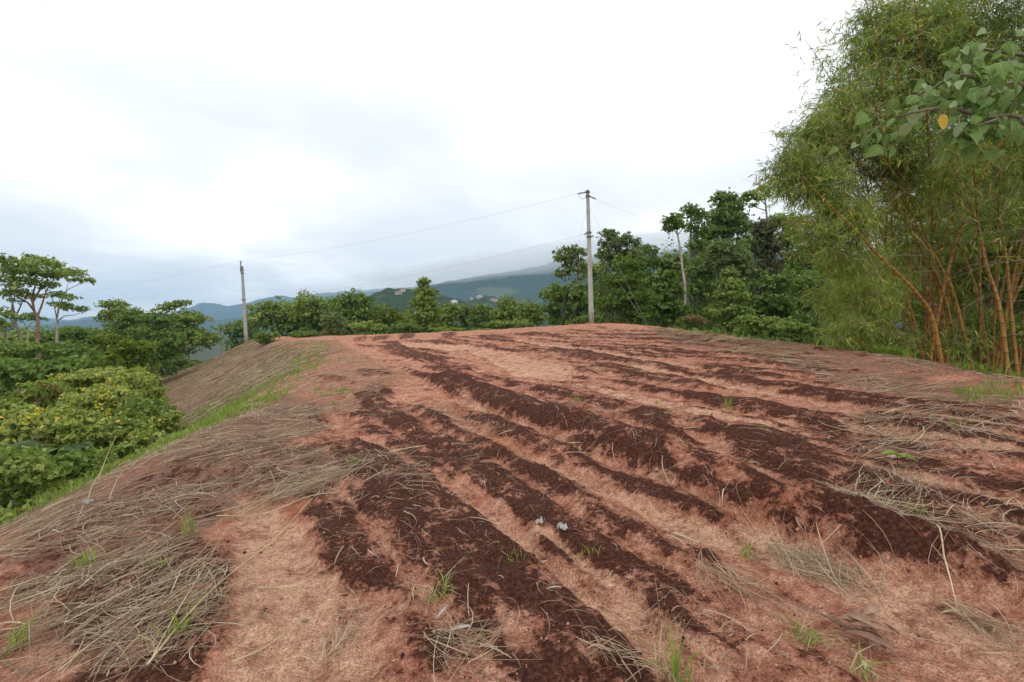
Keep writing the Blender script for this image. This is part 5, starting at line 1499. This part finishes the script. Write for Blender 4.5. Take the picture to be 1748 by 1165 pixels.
# withered leaves, scraps and a seedling
def curl_leaf(L, W, curl, mat, name, nseg=8):
    V, F = [], []
    for i in range(nseg + 1):
        t = i / nseg; w_ = W * math.sin(math.pi * min(.98, t * .92 + .05)) ** .8
        z = curl * math.sin(t * math.pi) * L * .35
        V += [(-w_, t * L, z + abs(w_) * .7), (-w_ * .5, t * L, z + w_ * .12), (0, t * L, z), (w_ * .5, t * L, z + w_ * .12), (w_, t * L, z + abs(w_) * .7)]
    for i in range(nseg):
        for j in range(4): F.append((i*5+j, i*5+j+1, i*5+j+6, i*5+j+5))
    me = mesh_np(name, np.array(V), np.array(F), mat, smooth=True); return me
p = on_ground(1478, 1088)
e = empty('withered_leaf_bunch', p, 'bunch of large withered brown leaves on the sand at lower right', 'dead leaves')
for i in range(18):
    me = curl_leaf(random.uniform(.10, .19), random.uniform(.010, .022), random.uniform(.15, .5), M['dead_leaf'], 'leaf')
    lf = link('leaf', me, e); lf.location = (random.gauss(-.05, .03), random.gauss(.02, .02), .02 + .006 * i); lf.rotation_euler = (R(random.uniform(-8, 6)), R(random.uniform(-40, 40)), R(random.uniform(-165, -60)))
t = Tubes(); t.add(bezier((-.02, .02, .03), (-.08, .12, .05), (-.13, .26, .02), 8), np.linspace(.006, .003, 8), 5); link('stem', t.mesh('stem', M['bark']), e)
def crumple(L, W, mat, name):
    nx_, ny_ = 7, 6
    V = []
    for i in range(nx_):
        for j in range(ny_):
            u_, v_ = i / (nx_ - 1) - .5, j / (ny_ - 1) - .5
            k_ = 1 + random.gauss(0, .10)
            V.append((u_ * W * 2.2 * k_, v_ * L * k_ + .2 * W * math.sin(u_ * 7), .012 + random.gauss(0, .009) + .015 * math.sin(u_ * 9 + v_ * 5)))
    F = [(i*ny_+j, (i+1)*ny_+j, (i+1)*ny_+j+1, i*ny_+j+1) for i in range(nx_-1) for j in range(ny_-1)]
    return mesh_np(name, np.array(V), np.array(F), mat)
def scrap(px, py, L, W, rz, label, mat='white', name='pale_leaf', cat='dry leaf', curl=.3, grp='pale dry leaves and scraps'):
    p = on_ground(px, py, .012)
    o = link(name, crumple(L * .6, W * .6, M[mat], name) if name == 'white_scrap' else curl_leaf(L, W * .8, curl * .4, M[mat], name)); o.location = p; o.rotation_euler = (R(random.uniform(-8, 8)), R(random.uniform(-15, 15)), R(rz))
    tag(o, label, cat, grp)
scrap(922, 902, .10, .024, -60, 'white crumpled scrap on the red soil above the narrow ridge', name='white_scrap', cat='scrap')
scrap(960, 920, .10, .026, -75, 'second white scrap just below and right of the first', name='white_scrap', cat='scrap')
scrap(770, 1095, .10, .012, -70, 'pale dry leaf at the bottom centre by the straw', curl=.1)
scrap(745, 1072, .12, .010, -20, 'pale dry leaf above the bottom straw patch', curl=.1)
scrap(150, 862, .14, .05, -15, 'pale scrap stuck in the straw at the left edge', name='white_scrap', cat='scrap')
scrap(1650, 990, .10, .014, -50, 'pale yellow leaf on the face of the big ridge', mat='stalk', curl=.2)
scrap(1607, 1034, .12, .010, -85, 'pale yellow leaf at the end of the grey straw bundle', mat='stalk', curl=.2)
scrap(1478, 1150, .09, .013, -30, 'pale yellow leaf at the bottom right', mat='stalk', curl=.2)
scrap(932, 1021, .08, .008, -80, 'small white leaf on the big dark crust', curl=.1)
scrap(1565, 637, .30, .08, -40, 'large curled tan leaf lying near the right edge of the plateau', mat='dead_leaf', curl=.5)
scrap(1520, 790, .11, .016, -70, 'pale leaf left of the seedling', curl=.2)
scrap(1245, 1100, .09, .010, -70, 'thin pale leaf on the soil at lower right of centre', curl=.2)
p = on_ground(1531, 808)
e = empty('seedling', p, 'small seedling with bright green leaves on the right soil', 'seedling')
t = Tubes(); t.add([(0, 0, -.02), (.005, 0, .06), (0, 0, .11)], [.004, .003, .003], 5); link('stem', t.mesh('stem', M['g_bright']), e)
for i in range(5):
    me = curl_leaf(.12, .034, .25, M['g_bright'], 'leaf'); at_ = me.attributes.new('tint', 'FLOAT', 'FACE'); at_.data.foreach_set('value', np.full(len(me.polygons), .9, np.float32))
    lf = link('leaf', me, e); lf.location = (0, 0, .10); lf.rotation_euler = (R(random.uniform(-15, 10)), 0, R(i * 72 + 20))
# mound of loose earth
def mound(px, py, r, h, label):
    p = on_ground(px, py); n = 28
    V = []; F = []
    for i in range(10):
        rr = r * i / 9
        for j in range(n):
            a = 2 * math.pi * j / n; x, y = p.x + math.cos(a) * rr * 1.5, p.y + math.sin(a) * rr
            V.append((x, y, 0))
    V = np.array(V); g0 = zg(V[:, 0], V[:, 1]); q = np.repeat(np.arange(10) / 9, n)
    V[:, 2] = g0 - .02 + h * (1 - q ** 1.6) * (1 + .35 * fbm(V[:, 0] * 6, V[:, 1] * 6, 4, 3)) 
    for i in range(9):
        for j in range(n): F.append((i*n+j, i*n+(j+1) % n, (i+1)*n+(j+1) % n, (i+1)*n+j))
    o = link('earth_mound', mesh_np('earth_mound', V, np.array(F)[:, ::-1], M['clod'], smooth=True)); tag(o, label, 'mound')
mound(1620, 648, .26, .07, 'small mound of fresh red earth near the right edge')
# crumbs of soil
n = 7000
q = rng.uniform(0, 1, n); rr = 1.9 * (11 / 1.9) ** q; aa = rng.uniform(-.78, .78, n)
X, Yc = rr * np.tan(aa), rr
kp = sd_poly(X, Yc, PLATEAU) > .2
X, Yc = X[kp], Yc[kp]; n = len(X)
_, mo_, _ = relief(X, Yc)
s = .0032 * np.exp(rng.normal(0, .5, n)).clip(.4, 3.5) * (1 + .12 * Yc)
Z = zg(X, Yc) + s * .3
oct_ = np.array([(1,0,0),(-1,0,0),(0,1,0),(0,-1,0),(0,0,1),(0,0,-1)], float)
V = np.stack([X, Yc, Z], -1)[:, None] + (oct_[None] * rng.uniform(.6, 1.3, (n, 6, 3)) + rng.normal(0, .15, (n, 6, 3))) * s[:, None, None]
f = np.array([(0,2,4),(2,1,4),(1,3,4),(3,0,4),(2,0,5),(1,2,5),(3,1,5),(0,3,5)])
F = (f[None] + (np.arange(n) * 6)[:, None, None]).reshape(-1, 3)
o = link('soil_crumbs', mesh_np('soil_crumbs', V.reshape(-1, 3), F, M['crumb'], {'tint': ('FACE', np.repeat(np.where(rng.random(n) < mo_ * .85 + .1, rng.uniform(0, .45, n), rng.uniform(.5, 1, n)), 8))})); tag(o, 'small loose crumbs of red soil scattered over the ground', 'soil crumbs', kind='stuff')

# ---------------------------------------------------------------- cloud on the mountain, and haze
def vol_mat(name, col, dens, aniso=0.0):
    m, nt, o = new_mat(name)
    v = nt.nodes.new('ShaderNodeVolumePrincipled')
    v.inputs['Color'].default_value = (*col, 1); v.inputs['Density'].default_value = dens; v.inputs['Anisotropy'].default_value = aniso
    nt.links.new(v.outputs[0], o.inputs['Volume']); return m
def cloud(c, rad, tilt, dens, seed, name):
    nu, nv = 64, 32; V = []; F = []
    th = np.linspace(0, math.pi, nv); ph = np.linspace(0, 2 * math.pi, nu, endpoint=False)
    TH, PH = np.meshgrid(th, ph, indexing='ij')
    d = np.stack([np.sin(TH) * np.cos(PH), np.sin(TH) * np.sin(PH), np.cos(TH)], -1)
    w_ = 1 + .34 * fbm(d[..., 0] * 3 + 9, d[..., 1] * 3 + d[..., 2] * 4, seed, 4)
    P = d * w_[..., None] * np.array(rad)
    P[..., 2] += P[..., 0] * tilt
    P = P.reshape(-1, 3)
    i = np.arange(nv - 1)[:, None] * nu; j = np.arange(nu)[None, :]; j2 = (j + 1) % nu
    F = np.stack([i + j, i + nu + j, i + nu + j2, i + j2], -1).reshape(-1, 4)
    o = link(name, mesh_np(name, P, F, vol_mat('cloud_mist', (1, 1, 1), dens), smooth=True)); o.location = c
    return o
cl = cloud((330, 2560, 378), (1300, 300, 74), .135, .0032, 5, 'low_cloud')
tag(cl, 'grey-white cloud bank hanging over the mountain top', 'cloud', kind='stuff')
V, F = boxv(-8000, 8000, -300, 6300, -80, 500)
hz = link('haze', mesh_np('haze', V, F, vol_mat('haze_air', (.47, .72, 1.0), .00015))); tag(hz, kind='stuff')
